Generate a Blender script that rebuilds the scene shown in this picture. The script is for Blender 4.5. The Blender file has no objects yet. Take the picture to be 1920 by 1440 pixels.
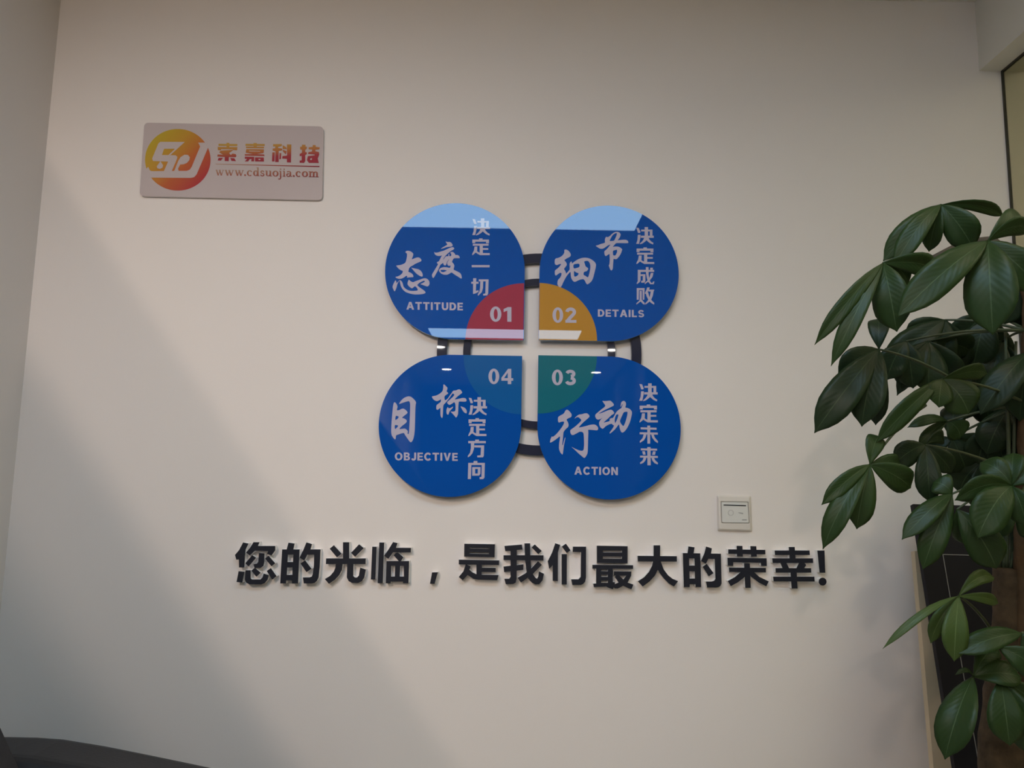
import bpy, bmesh, math, random
from mathutils import Vector, Matrix, noise
from mathutils.geometry import tessellate_polygon

# ------------------------------------------------------------------ camera
sc = bpy.context.scene
COL = sc.collection
PITCH, ROLL, FPX = math.radians(7.33), math.radians(0.97), 1443.0
CAM = Vector((0.0, -1.94, 1.40))
_X = Vector((1, 0, 0)); _U0 = Vector((0, -math.sin(PITCH), math.cos(PITCH)))
_F = Vector((0, math.cos(PITCH), math.sin(PITCH)))
_R = math.cos(ROLL) * _X + math.sin(ROLL) * _U0
_U = -math.sin(ROLL) * _X + math.cos(ROLL) * _U0
cd = bpy.data.cameras.new('camera'); cam = bpy.data.objects.new('camera', cd); COL.objects.link(cam)
cd.sensor_width = 36.0; cd.lens = FPX * 36.0 / 1920.0; cd.clip_start = 0.02
cam.matrix_world = Matrix(((_R.x, _U.x, -_F.x, CAM.x), (_R.y, _U.y, -_F.y, CAM.y), (_R.z, _U.z, -_F.z, CAM.z), (0, 0, 0, 1)))
sc.camera = cam

# ------------------------------------------------------------------ world, lamps, exposure
w = bpy.data.worlds.new('world'); sc.world = w; w.use_nodes = True
w.node_tree.nodes['Background'].inputs[0].default_value = (0.6, 0.75, 1.0, 1)
w.node_tree.nodes['Background'].inputs[1].default_value = 0.3
sc.view_settings.view_transform = 'Standard'; sc.view_settings.look = 'None'
sc.view_settings.gamma = 1.0; sc.view_settings.use_curve_mapping = False
sc.view_settings.exposure = 0.3
PANEL_RGB, PANEL_STRENGTH = (0.54, 0.86, 1.15), 7.6
SPOT_RGB, DOWN_RGB = (1.0, 0.80, 0.65), (1.0, 0.78, 0.52)
CEIL = 2.717
# recessed downlights: x, y, watts, aim (each a lamp with its fitting built further down)
DOWNLIGHTS = [(-0.72, -5.52, 30, None, 110), (0.97, -5.53, 30, None, 110), (-0.77, -7.05, 30, None, 110), (0.99, -7.10, 30, None, 110)]
# added turned spotlights by the left wall, lighting for the diagonal shadow bands
ADDED_SPOTS = [(-1.10, -5.70, 155, (-0.68, 0, 1.80), 44), (-1.10, -3.20, 60, (-0.75, 0, 1.0), 66), (-1.10, -2.75, 37, (-0.78, 0, 0.95), 68)]
for i, (x, y, p, aim, cone) in enumerate(DOWNLIGHTS + ADDED_SPOTS):
    ld = bpy.data.lights.new('downlight_lamp', 'SPOT'); lo = bpy.data.objects.new('downlight_lamp', ld); COL.objects.link(lo)
    ld.energy = p; ld.color = SPOT_RGB if aim else DOWN_RGB; ld.shadow_soft_size = 0.06 if y < -5.6 else 0.03; ld.spot_size = math.radians(cone); ld.spot_blend = 1.0
    lo.location = (x, y, CEIL - 0.03)
    lo.rotation_euler = (Vector(aim or (x, y, 0)) - Vector((x, y, CEIL))).to_track_quat('-Z', 'Y').to_euler()


def W(u, v, y=0.0):
    """point of the upright plane at depth y that stands at photo pixel u, v"""
    d = _F + (u - 960) / FPX * _R - (v - 720) / FPX * _U
    return CAM + d * ((y - CAM.y) / d.y)


def Wd(u, v, dist):
    """point seen at pixel u, v at a distance dist along the view axis"""
    d = _F + (u - 960) / FPX * _R - (v - 720) / FPX * _U
    return CAM + d * dist

# ------------------------------------------------------------------ materials
def mat(name, col, rough=0.5, spec=0.5, metal=0.0, noise_amt=0.0, noise_scale=20.0, bump=0.0, bump_scale=200.0, **kw):
    m = bpy.data.materials.new(name); m.use_nodes = True
    nt = m.node_tree; b = nt.nodes['Principled BSDF']
    b.inputs['Base Color'].default_value = (*col, 1); b.inputs['Roughness'].default_value = rough
    b.inputs['Specular IOR Level'].default_value = spec; b.inputs['Metallic'].default_value = metal
    for k, v in kw.items():
        b.inputs[k.replace('_', ' ')].default_value = v
    tc = nt.nodes.new('ShaderNodeTexCoord')
    if noise_amt:
        n = nt.nodes.new('ShaderNodeTexNoise'); n.inputs['Scale'].default_value = noise_scale; n.inputs['Detail'].default_value = 5
        nt.links.new(tc.outputs['Object'], n.inputs['Vector'])
        mx = nt.nodes.new('ShaderNodeMix'); mx.data_type = 'RGBA'
        mx.inputs[6].default_value = (*[c * (1 - noise_amt) for c in col], 1); mx.inputs[7].default_value = (*[min(1, c * (1 + noise_amt)) for c in col], 1)
        nt.links.new(n.outputs['Fac'], mx.inputs[0]); nt.links.new(mx.outputs[2], b.inputs['Base Color'])
    if bump:
        n2 = nt.nodes.new('ShaderNodeTexNoise'); n2.inputs['Scale'].default_value = bump_scale; n2.inputs['Detail'].default_value = 4
        nt.links.new(tc.outputs['Object'], n2.inputs['Vector'])
        bp = nt.nodes.new('ShaderNodeBump'); bp.inputs['Strength'].default_value = bump; bp.inputs['Distance'].default_value = 0.002
        nt.links.new(n2.outputs['Fac'], bp.inputs['Height']); nt.links.new(bp.outputs['Normal'], b.inputs['Normal'])
    return m


def emit(name, col, strength):
    m = bpy.data.materials.new(name); m.use_nodes = True
    b = m.node_tree.nodes['Principled BSDF']
    b.inputs['Base Color'].default_value = (0.8, 0.8, 0.8, 1)
    b.inputs['Emission Color'].default_value = (*col, 1); b.inputs['Emission Strength'].default_value = strength
    return m


M = {}
M['wall'] = mat('wall_paint', (0.80, 0.745, 0.715), 0.85, 0.25, noise_amt=0.012, noise_scale=3, bump=0.06, bump_scale=350)
M['dim'] = mat('darkened_rear_wall', (0.10, 0.09, 0.082), 0.7, 0.25, noise_amt=0.15, noise_scale=5)  # unseen rear surfaces coloured dark to lessen haze mirrored in the petals
M['ceiling'] = mat('ceiling_paint', (0.74, 0.70, 0.64), 0.9, 0.2, noise_amt=0.01, noise_scale=4)
M['floor'] = mat('floor_tile', (0.62, 0.55, 0.46), 0.35, 0.5, noise_amt=0.06, noise_scale=6)
M['beam'] = mat('beam_paint', (0.72, 0.69, 0.63), 0.85, 0.25, noise_amt=0.012, noise_scale=4)
M['blue'] = mat('blue_acrylic_print', (0.003, 0.080, 0.40), 0.012, 0.5, noise_amt=0.03, noise_scale=5)
M['red'] = mat('red_acrylic_print', (0.36, 0.045, 0.085), 0.012, 0.5, noise_amt=0.03, noise_scale=5)
M['yellow'] = mat('amber_acrylic_print', (0.50, 0.25, 0.042), 0.012, 0.5, noise_amt=0.03, noise_scale=5)
M['green'] = mat('teal_acrylic_print', (0.014, 0.155, 0.21), 0.012, 0.5, noise_amt=0.03, noise_scale=5)
M['sky'] = mat('light_blue_acrylic_print', (0.010, 0.115, 0.37), 0.012, 0.5, noise_amt=0.03, noise_scale=5)
M['print'] = mat('pale_print', (0.50, 0.47, 0.60), 0.012, 0.5, noise_amt=0.015, noise_scale=30)
M['edge'] = mat('acrylic_edge', (0.30, 0.42, 0.55), 0.15, 0.5, noise_amt=0.02, noise_scale=30)
M['ring'] = mat('navy_ring_acrylic', (0.030, 0.032, 0.055), 0.02, 0.5, noise_amt=0.05, noise_scale=30)
M['letter'] = mat('navy_letter_face', (0.016, 0.017, 0.026), 0.6, 0.2, noise_amt=0.08, noise_scale=60)
M['foam'] = mat('white_foam_side', (0.93, 0.92, 0.91), 0.8, 0.3, noise_amt=0.03, noise_scale=120)
M['plaque'] = mat('frosted_plaque', (0.53, 0.455, 0.455), 0.16, 0.45, noise_amt=0.015, noise_scale=10)
M['plaque_edge'] = mat('plaque_edge', (0.62, 0.55, 0.54), 0.2, 0.5, noise_amt=0.02, noise_scale=30)
M['plastic'] = mat('switch_plastic', (0.72, 0.67, 0.62), 0.25, 0.5, noise_amt=0.015, noise_scale=60)
M['plastic2'] = mat('switch_panel_plastic', (0.70, 0.69, 0.66), 0.18, 0.5, noise_amt=0.015, noise_scale=60)
M['slot'] = mat('slot_dark', (0.012, 0.014, 0.02), 0.5, 0.3, noise_amt=0.05)
M['mark'] = mat('grey_mark', (0.54, 0.53, 0.51), 0.3, 0.4, noise_amt=0.03)
M['mark2'] = mat('dark_grey_mark', (0.36, 0.36, 0.35), 0.3, 0.4, noise_amt=0.03)
M['black'] = mat('black_gloss_panel', (0.008, 0.007, 0.010), 0.4, 0.1, noise_amt=0.08, noise_scale=8)
M['line'] = mat('bezel_line', (0.16, 0.15, 0.15), 0.3, 0.5, noise_amt=0.05)
M['cream'] = mat('cream_board', (0.62, 0.50, 0.34), 0.6, 0.3, noise_amt=0.03, noise_scale=6)
M['leather'] = mat('black_leather', (0.020, 0.019, 0.022), 0.5, 0.45, noise_amt=0.1, noise_scale=14, bump=0.25, bump_scale=160)
M['wood_leg'] = mat('dark_wood_leg', (0.05, 0.03, 0.02), 0.4, 0.5, noise_amt=0.2, noise_scale=12)
M['gasket'] = mat('dark_gasket', (0.045, 0.04, 0.03), 0.5, 0.4, noise_amt=0.05)
M['alu'] = mat('lamp_frame', (0.75, 0.75, 0.75), 0.4, 0.5, noise_amt=0.02)
M['panel'] = emit('panel_diffuser', PANEL_RGB, PANEL_STRENGTH)
M['warm_fill'] = emit('warm_fill_diffuser', (1.0, 0.76, 0.55), 4.4)  # added warm fill to brighten the sign wall, no known fitting
M['next_fill'] = emit('next_room_fill', (1.0, 0.78, 0.70), 5.2)  # added fill behind the glass, brightens that room and the sign wall
M['led'] = emit('downlight_diffuser', (1.0, 0.95, 0.88), 60.0)
M['pot'] = mat('glazed_pot', (0.65, 0.63, 0.60), 0.2, 0.5, noise_amt=0.03, noise_scale=8)
M['soil'] = mat('potting_soil', (0.035, 0.022, 0.014), 0.95, 0.1, noise_amt=0.4, noise_scale=60, bump=0.8, bump_scale=80)
M['far'] = mat('far_room_paint', (0.42, 0.44, 0.36), 0.9, 0.2, noise_amt=0.02, noise_scale=3)


def glass_mat():
    m = bpy.data.materials.new('partition_glass'); m.use_nodes = True
    nt = m.node_tree; nt.nodes.clear()
    out = nt.nodes.new('ShaderNodeOutputMaterial'); g = nt.nodes.new('ShaderNodeBsdfGlossy'); g.inputs['Roughness'].default_value = 0.01
    t = nt.nodes.new('ShaderNodeBsdfTransparent'); t.inputs[0].default_value = (0.52, 0.56, 0.47, 1)
    lw = nt.nodes.new('ShaderNodeLayerWeight'); lw.inputs[0].default_value = 0.5
    pw = nt.nodes.new('ShaderNodeMath'); pw.operation = 'POWER'; pw.inputs[1].default_value = 5.0; nt.links.new(lw.outputs['Facing'], pw.inputs[0])
    f = nt.nodes.new('ShaderNodeMath'); f.operation = 'MULTIPLY_ADD'; f.inputs[1].default_value = 0.96; f.inputs[2].default_value = 0.04; nt.links.new(pw.outputs[0], f.inputs[0])
    mx = nt.nodes.new('ShaderNodeMixShader')
    nt.links.new(f.outputs[0], mx.inputs[0]); nt.links.new(t.outputs[0], mx.inputs[1]); nt.links.new(g.outputs[0], mx.inputs[2]); nt.links.new(mx.outputs[0], out.inputs[0])
    return m


M['glass'] = glass_mat()


def gradient_mat(name, stops, frm, to, rough=0.16):
    """printed colour gradient running between two points of the wall (x, z)"""
    m = bpy.data.materials.new(name); m.use_nodes = True
    nt = m.node_tree; b = nt.nodes['Principled BSDF']; b.inputs['Roughness'].default_value = rough
    tc = nt.nodes.new('ShaderNodeTexCoord'); dot = nt.nodes.new('ShaderNodeVectorMath'); dot.operation = 'DOT_PRODUCT'
    d = Vector((to[0] - frm[0], 0, to[1] - frm[1])); d2 = d / d.length_squared
    dot.inputs[1].default_value = d2
    nt.links.new(tc.outputs['Object'], dot.inputs[0])
    sub = nt.nodes.new('ShaderNodeMath'); sub.operation = 'SUBTRACT'; sub.inputs[1].default_value = d2.x * frm[0] + d2.z * frm[1]
    nt.links.new(dot.outputs['Value'], sub.inputs[0])
    r = nt.nodes.new('ShaderNodeValToRGB'); nt.links.new(sub.outputs[0], r.inputs[0])
    while len(r.color_ramp.elements) < len(stops):
        r.color_ramp.elements.new(0.5)
    for e, (p, c) in zip(r.color_ramp.elements, stops):
        e.position = p; e.color = (*c, 1)
    nt.links.new(r.outputs[0], b.inputs['Base Color'])
    return m


def leaf_mat(name, c1, c2, rib):
    m = bpy.data.materials.new(name); m.use_nodes = True
    nt = m.node_tree; b = nt.nodes['Principled BSDF']; N = nt.nodes.new; L = nt.links.new
    b.inputs['Roughness'].default_value = 0.42; b.inputs['Specular IOR Level'].default_value = 0.28
    tc = N('ShaderNodeTexCoord'); sep = N('ShaderNodeSeparateXYZ'); L(tc.outputs['UV'], sep.inputs[0])
    nz = N('ShaderNodeTexNoise'); nz.inputs['Scale'].default_value = 14; L(tc.outputs['Object'], nz.inputs['Vector'])
    mx = N('ShaderNodeMix'); mx.data_type = 'RGBA'; mx.inputs[6].default_value = (*c1, 1); mx.inputs[7].default_value = (*c2, 1); L(nz.outputs['Fac'], mx.inputs[0])
    a = N('ShaderNodeMath'); a.operation = 'SUBTRACT'; a.inputs[1].default_value = 0.5; L(sep.outputs[0], a.inputs[0])
    ab = N('ShaderNodeMath'); ab.operation = 'ABSOLUTE'; L(a.outputs[0], ab.inputs[0])
    lt = N('ShaderNodeMath'); lt.operation = 'LESS_THAN'; lt.inputs[1].default_value = 0.015; L(ab.outputs[0], lt.inputs[0])
    mx2 = N('ShaderNodeMix'); mx2.data_type = 'RGBA'; L(lt.outputs[0], mx2.inputs[0]); L(mx.outputs[2], mx2.inputs[6]); mx2.inputs[7].default_value = (*rib, 1)
    L(mx2.outputs[2], b.inputs['Base Color'])
    # side veins: ridges that leave the midrib at a slant
    ml = N('ShaderNodeMath'); ml.operation = 'MULTIPLY'; ml.inputs[1].default_value = 0.55; L(ab.outputs[0], ml.inputs[0])
    sb = N('ShaderNodeMath'); sb.operation = 'SUBTRACT'; L(sep.outputs[1], sb.inputs[0]); L(ml.outputs[0], sb.inputs[1])
    fr = N('ShaderNodeMath'); fr.operation = 'MULTIPLY'; fr.inputs[1].default_value = 75.0; L(sb.outputs[0], fr.inputs[0])
    sn = N('ShaderNodeMath'); sn.operation = 'SINE'; L(fr.outputs[0], sn.inputs[0])
    bp = N('ShaderNodeBump'); bp.inputs['Strength'].default_value = 0.08; bp.inputs['Distance'].default_value = 0.0008; L(sn.outputs[0], bp.inputs['Height'])
    L(bp.outputs['Normal'], b.inputs['Normal'])
    tr = N('ShaderNodeBsdfTranslucent'); tr.inputs[0].default_value = (c2[0] * 1.6, c2[1] * 1.7, c2[2], 1)
    ms = N('ShaderNodeMixShader'); ms.inputs[0].default_value = 0.12
    L(b.outputs[0], ms.inputs[1]); L(tr.outputs[0], ms.inputs[2]); L(ms.outputs[0], nt.nodes['Material Output'].inputs[0])
    return m


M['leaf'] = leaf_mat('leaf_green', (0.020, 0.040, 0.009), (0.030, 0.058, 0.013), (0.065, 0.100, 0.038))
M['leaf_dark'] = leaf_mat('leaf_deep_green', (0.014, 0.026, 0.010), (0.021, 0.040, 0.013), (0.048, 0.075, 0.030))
M['leaf_young'] = leaf_mat('leaf_young_green', (0.050, 0.080, 0.018), (0.070, 0.110, 0.026), (0.13, 0.18, 0.06))
M['petiole'] = mat('petiole_green', (0.06, 0.075, 0.035), 0.5, 0.4, noise_amt=0.15, noise_scale=40)
M['bark'] = mat('money_tree_bark', (0.085, 0.055, 0.030), 0.85, 0.2, noise_amt=0.75, noise_scale=45, bump=1.0, bump_scale=70)
M['bark_light'] = mat('money_tree_light_bark', (0.12, 0.070, 0.034), 0.8, 0.2, noise_amt=0.6, noise_scale=40, bump=1.0, bump_scale=70)
M['wood_young'] = mat('young_wood', (0.085, 0.065, 0.045), 0.8, 0.2, noise_amt=0.25, noise_scale=40)

# ------------------------------------------------------------------ object helpers
def link(name, me, m=None, parent=None):
    o = bpy.data.objects.new(name, me); COL.objects.link(o)
    if m is not None and me is not None:
        for k in (m if isinstance(m, (list, tuple)) else [m]):
            me.materials.append(k)
    if parent is not None:
        o.parent = parent
    return o


def from_bm(name, bm, m, parent=None, smooth=False):
    me = bpy.data.meshes.new(name); bm.to_mesh(me); bm.free()
    if smooth:
        for p in me.polygons:
            p.use_smooth = True
    return link(name, me, m, parent)


def tag(o, label, cat, group=None):
    o['label'] = label; o['category'] = cat
    if group: o['group'] = group
    return o


def thing(name, label, cat, loc=(0, 0, 0), group=None):
    o = bpy.data.objects.new(name, None); COL.objects.link(o); o.location = loc; o.empty_display_size = 0.05
    return tag(o, label, cat, group)


def adopt(o, parent):
    """parent o (built in world coordinates) to a placed thing without moving it"""
    o.parent = parent; o.matrix_parent_inverse = Matrix.Translation(-parent.location)
    return o


def box(bm, x0, x1, y0, y1, z0, z1):
    v = [bm.verts.new((x, y, z)) for x in (x0, x1) for y in (y0, y1) for z in (z0, z1)]
    for f in ((0, 1, 3, 2), (4, 6, 7, 5), (0, 4, 5, 1), (2, 3, 7, 6), (0, 2, 6, 4), (1, 5, 7, 3)):
        bm.faces.new([v[i] for i in f])


def struct(name, boxes, m):
    bm = bmesh.new()
    for b in boxes: box(bm, *b)
    bmesh.ops.recalc_face_normals(bm, faces=bm.faces)
    o = from_bm(name, bm, m); o['kind'] = 'structure'
    return o


def prism(bm, loops, yf, yb, mi_side=0):
    """loops: outer + holes as (x, z); solid between the front plane yf and the back plane yb"""
    flat = [[Vector((x, z, 0)) for x, z in lp] for lp in loops]
    tris = tessellate_polygon(flat)
    n = sum(len(l) for l in loops)
    F = [bm.verts.new((x, yf, z)) for lp in loops for x, z in lp]
    B = [bm.verts.new((x, yb, z)) for lp in loops for x, z in lp]
    fs = []
    for t in tris:
        try:
            fs.append(bm.faces.new([F[i] for i in t])); fs.append(bm.faces.new([B[i] for i in reversed(t)]))
        except ValueError:
            pass
    k = 0
    for lp in loops:
        m = len(lp)
        for i in range(m):
            j = (i + 1) % m
            f = bm.faces.new((F[k + i], F[k + j], B[k + j], B[k + i])); f.material_index = mi_side; fs.append(f)
        k += m
    bmesh.ops.recalc_face_normals(bm, faces=fs)


def smooth_loop(lp, it=1):
    for _ in range(it):
        out = []
        n = len(lp)
        for i in range(n):
            a, b = lp[i], lp[(i + 1) % n]
            out.append((a[0] * .8 + b[0] * .2, a[1] * .8 + b[1] * .2)); out.append((a[0] * .2 + b[0] * .8, a[1] * .2 + b[1] * .8))
        lp = out
    return lp


def px_polys(polys, ox, oy, s, y, smooth=0):
    """polys of traced points -> wall coordinates at depth y; a poly is a loop or [outer, hole, hole]"""
    res = []
    for P in polys:
        loops = P if isinstance(P[0][0], (list, tuple)) else [P]
        L2 = []
        for lp in loops:
            if smooth: lp = smooth_loop(lp, smooth)
            pts = [W(ox + x / s, oy + z / s, y) for x, z in lp]
            L2.append([(p.x, p.z) for p in pts])
        res.append(L2)
    return res


def prisms(name, loopsets, yf, yb, m, parent=None):
    bm = bmesh.new()
    for i, L2 in enumerate(loopsets):
        prism(bm, L2, yf - i * 2e-5, yb)          # strokes that cross never share a plane
    return from_bm(name, bm, m, parent)


def rect(x0, y0, x1, y1):
    return [(x0, y0), (x1, y0), (x1, y1), (x0, y1)]


def ribbon(pts, ws):
    """stroke of varying width as one loop"""
    Lp, Rp = [], []
    n = len(pts)
    for i, (x, y) in enumerate(pts):
        a = pts[max(i - 1, 0)]; b = pts[min(i + 1, n - 1)]
        d = Vector((b[0] - a[0], b[1] - a[1])).normalized(); nx, ny = -d.y, d.x
        h = ws[i] / 2
        Lp.append((x + nx * h, y + ny * h)); Rp.append((x - nx * h, y - ny * h))
    return Lp + Rp[::-1]


def ell(cx, cy, rx, ry, a0=0, a1=360, n=24):
    k = n if abs(a1 - a0) == 360 else n + 1
    return [(cx + rx * math.cos(math.radians(a0 + (a1 - a0) * i / n)), cy + ry * math.sin(math.radians(a0 + (a1 - a0) * i / n))) for i in range(k)]


def stroke(pts, w):
    return ribbon(pts, [w] * len(pts))


# bold sans capitals and figures: width, loops in a box of height 1
SANS = {
 'A': (.95, [[[(0, 0), (.34, 1), (.61, 1), (.95, 0), (.69, 0), (.62, .22), (.33, .22), (.26, 0)], [(.395, .42), (.555, .42), (.475, .70)]]]),
 'T': (.80, [rect(0, .79, .80, 1), rect(.28, 0, .52, .85)]), 'I': (.24, [rect(0, 0, .24, 1)]),
 'U': (.80, [stroke([(.12, 1), (.12, .40)] + ell(.40, .37, .28, .27, 180, 360, 12) + [(.68, .40), (.68, 1)], .235)]),
 'D': (.82, [[[(0, 0), (.36, 0)] + ell(.38, .5, .44, .5, -90, 90, 16) + [(0, 1)], [(.24, .2), (.34, .2)] + ell(.35, .5, .22, .30, -90, 90, 12) + [(.24, .8)]]]),
 'E': (.68, [rect(0, 0, .24, 1), rect(.1, 0, .68, .20), rect(.1, .41, .63, .60), rect(.1, .80, .67, 1)]),
 'L': (.64, [rect(0, 0, .24, 1), rect(.1, 0, .64, .20)]),
 'S': (.76, [stroke(ell(.38, .70, .26, .20, 20, 265, 14) + ell(.38, .29, .27, .20, 85, -160, 14), .205)]),
 'O': (.95, [[ell(.475, .5, .475, .515), ell(.475, .5, .235, .31)[::-1]]]),
 'B': (.75, [[[(0, 0), (.44, 0)] + ell(.45, .28, .30, .28, -90, 80, 10) + ell(.43, .75, .27, .25, -60, 90, 10) + [(0, 1)], [(.24, .19), (.42, .19)] + ell(.43, .30, .09, .11, -80, 80, 6) + [(.24, .42)], [(.24, .60), (.40, .60)] + ell(.41, .70, .08, .10, -80, 80, 6) + [(.24, .81)]]]),
 'J': (.60, [stroke([(.48, 1), (.48, .36)] + ell(.29, .30, .19, .20, 0, -165, 10), .235)]),
 'C': (.86, [stroke(ell(.46, .5, .345, .40, 38, 322, 22), .235)]),
 'V': (.90, [[(0, 1), (.27, 1), (.45, .30), (.63, 1), (.90, 1), (.57, 0), (.33, 0)]]),
 'N': (.82, [rect(0, 0, .23, 1), rect(.59, 0, .82, 1), [(0, 1), (.25, 1), (.82, 0), (.57, 0)]]),
 '0': (.68, [[ell(.34, .5, .34, .51), ell(.34, .5, .118, .35)[::-1]]]),
 '1': (.47, [[(.22, 0), (.47, 0), (.47, .97), (.25, .97), (0, .84), (0, .64), (.22, .74)]]),
 '2': (.70, [stroke(ell(.34, .70, .235, .20, 175, -25, 14) + [(.46, .50), (.30, .33), (.14, .12)], .215), rect(0, 0, .70, .185)]),
 '3': (.68, [stroke(ell(.33, .735, .215, .165, 165, -80, 12), .205), stroke(ell(.33, .285, .24, .185, 85, -165, 14), .205)]),
 '4': (.74, [[[(.40, 0), (.62, 0), (.62, .22), (.74, .22), (.74, .39), (.62, .39), (.62, 1), (.42, 1), (0, .41), (0, .22), (.40, .22)], [(.40, .39), (.17, .39), (.40, .75)]]])}


def latin(name, text, uL, vL, uR, vR, h, gap, y, m):
    """line of printed capitals from the baseline start pixel to the baseline end pixel, h pixels tall"""
    tot = sum(SANS[c][0] for c in text) + gap * (len(text) - 1)
    sets, x = [], 0.0
    for c in text:
        wd, polys = SANS[c]
        for P in polys:
            loops = P if isinstance(P[0][0], (list, tuple)) else [P]
            L2 = []
            for lp in loops:
                pp = [W(uL + (uR - uL) * (x + a) / tot, vL + (vR - vL) * (x + a) / tot - b * h, y) for a, b in lp]
                L2.append([(p.x, p.z) for p in pp])
            sets.append(L2)
        x += wd + gap
    return prisms(name, sets, y, YP, m)


def tube(bm, pts, radii, seg=10, cap=True):
    rings = []
    n = len(pts)
    ref = Vector((0.3, 0.9, 0.1))
    for i in range(n):
        t = (pts[min(i + 1, n - 1)] - pts[max(i - 1, 0)]).normalized()
        a = t.cross(ref)
        if a.length < 1e-4: a = t.cross(Vector((1, 0, 0)))
        a.normalize(); b = t.cross(a)
        rings.append([bm.verts.new(pts[i] + (a * math.cos(2 * math.pi * k / seg) + b * math.sin(2 * math.pi * k / seg)) * radii[i]) for k in range(seg)])
    for i in range(n - 1):
        for k in range(seg):
            bm.faces.new((rings[i][k], rings[i][(k + 1) % seg], rings[i + 1][(k + 1) % seg], rings[i + 1][k]))
    if cap:
        bm.faces.new(rings[0][::-1]); bm.faces.new(rings[-1])
    return rings


def lathe(bm, prof, cx, cy, seg=40):
    rings = [[bm.verts.new((cx + r * math.cos(2 * math.pi * k / seg), cy + r * math.sin(2 * math.pi * k / seg), z)) for k in range(seg)] for r, z in prof]
    for i in range(len(prof) - 1):
        for k in range(seg):
            bm.faces.new((rings[i][k], rings[i][(k + 1) % seg], rings[i + 1][(k + 1) % seg], rings[i + 1][k]))
    bm.faces.new(rings[0][::-1]); bm.faces.new(rings[-1])


def rbox(name, x0, x1, y0, y1, z0, z1, r, m, parent, seg=4):
    bm = bmesh.new(); box(bm, x0, x1, y0, y1, z0, z1)
    bmesh.ops.recalc_face_normals(bm, faces=bm.faces)
    bmesh.ops.bevel(bm, geom=list(bm.edges), offset=r, segments=seg, profile=0.5, affect='EDGES')
    return from_bm(name, bm, m, parent, smooth=True)

# ------------------------------------------------------------------ room
XL, XR, XG, YF = -1.241, 3.0, 1.301, -8.6
ZB = W(1850, 133).z                      # underside of the header beam
struct('wall_back', [(XL - .15, XR + .15, 0.0, 0.15, -0.1, CEIL + .15)], M['wall'])
struct('wall_left', [(XL - .15, XL, YF, 0.0, -0.1, CEIL + .15)], M['wall'])
struct('floor', [(XL, XR, YF, 0.0, -0.1, 0.0)], M['floor'])
struct('ceiling', [(XL, XR, YF, 0.0, CEIL, CEIL + .15)], M['ceiling'])
struct('wall_front', [(XL - .15, XR + .15, YF - .15, YF, -0.1, CEIL + .15)], M['dim'])
struct('wall_far_right', [(XR, XR + .15, YF, 0.0, -0.1, CEIL + .15)], M['far'])
struct('wall_right', [(1.240, 1.362, -5.2, 0.0, ZB, CEIL)], M['beam'])
struct('wall_rear_right', [(1.240, 1.362, YF, -5.2, 0.0, CEIL)], M['dim'])
# unseen sloping slab added behind the camera to cast the diagonal shadow bands
bm = bmesh.new()
prism(bm, [[(XL, 2.456), (0.592, 0.0), (XL, 0.0)]], -2.06, -2.14)
st = from_bm('shadow_slab', bm, M['dim']); st['kind'] = 'structure'
# glass partition
g = struct('window_1', [(XG - .002, XG + .002, -5.186, -0.005, 0.02, ZB - .006)], M['glass'])
bm = bmesh.new()
box(bm, XG - .003, XG + .003, -0.005, 0.0, 0.0, ZB); box(bm, XG - .003, XG + .003, -5.2, -0.005, ZB - .006, ZB)
box(bm, XG - .009, XG + .009, -5.2, -0.014, 0.0, 0.02); box(bm, XG - .009, XG + .009, -5.2, -5.186, 0.02, ZB - .006)
from_bm('window_frame', bm, M['gasket'], g)

# ------------------------------------------------------------------ ceiling lights
def ceiling_panel(x0, x1, y0, y1, label, m='panel'):
    t = thing('ceiling_light', label, 'ceiling light', ((x0 + x1) / 2, (y0 + y1) / 2, CEIL), 'flat ceiling light panels')
    bm = bmesh.new(); e = .02; zb = CEIL - .012
    for b in ((x0, x1, y0, y0 + e), (x0, x1, y1 - e, y1), (x0, x0 + e, y0 + e, y1 - e), (x1 - e, x1, y0 + e, y1 - e)):
        box(bm, *b, zb, CEIL - .0005)
    bmesh.ops.recalc_face_normals(bm, faces=bm.faces)
    adopt(from_bm('frame', bm, M['alu']), t)
    bm = bmesh.new(); box(bm, x0 + e, x1 - e, y0 + e, y1 - e, zb + .003, CEIL - .001); bmesh.ops.recalc_face_normals(bm, faces=bm.faces)
    adopt(from_bm('diffuser', bm, M[m]), t)


ceiling_panel(-0.75, 0.64, -1.985, -1.53, 'long white ceiling light panel nearest the sign wall')
ceiling_panel(0.05, 1.10, -1.40, -1.15, 'added warm narrow ceiling fill light closest to the sign wall', 'warm_fill')
ceiling_panel(-0.75, 0.61, -5.04, -4.58, 'long white ceiling light panel farther back in the room')
ceiling_panel(1.45, 2.85, -4.6, -0.7, 'added ceiling fill light of the next room behind the glass partition', 'next_fill')
DL = ['left downlight of the pair nearer the sign wall', 'right downlight of the pair nearer the sign wall', 'left downlight of the pair at the far end', 'right downlight of the pair at the far end',
      'spotlight added by the left wall, farthest from the signs', 'spotlight added by the left wall, in the middle of its row', 'spotlight added by the left wall, nearest the signs']
for (x, y, p, aim, cone), lb in zip(DOWNLIGHTS + ADDED_SPOTS, DL):
    t = thing('downlight', 'small round recessed ' + lb, 'downlight', (x, y, CEIL), 'recessed downlights')
    bm = bmesh.new(); lathe(bm, [(0.070, CEIL - .001), (0.070, CEIL - .006), (0.058, CEIL - .010), (0.056, CEIL - .002)], x, y, 32)
    adopt(from_bm('trim_ring', bm, M['alu']), t)
    bm = bmesh.new(); lathe(bm, [(0.056, CEIL - .0025), (0.056, CEIL - .006)], x, y, 32)
    adopt(from_bm('lens', bm, M['led']), t)

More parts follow.
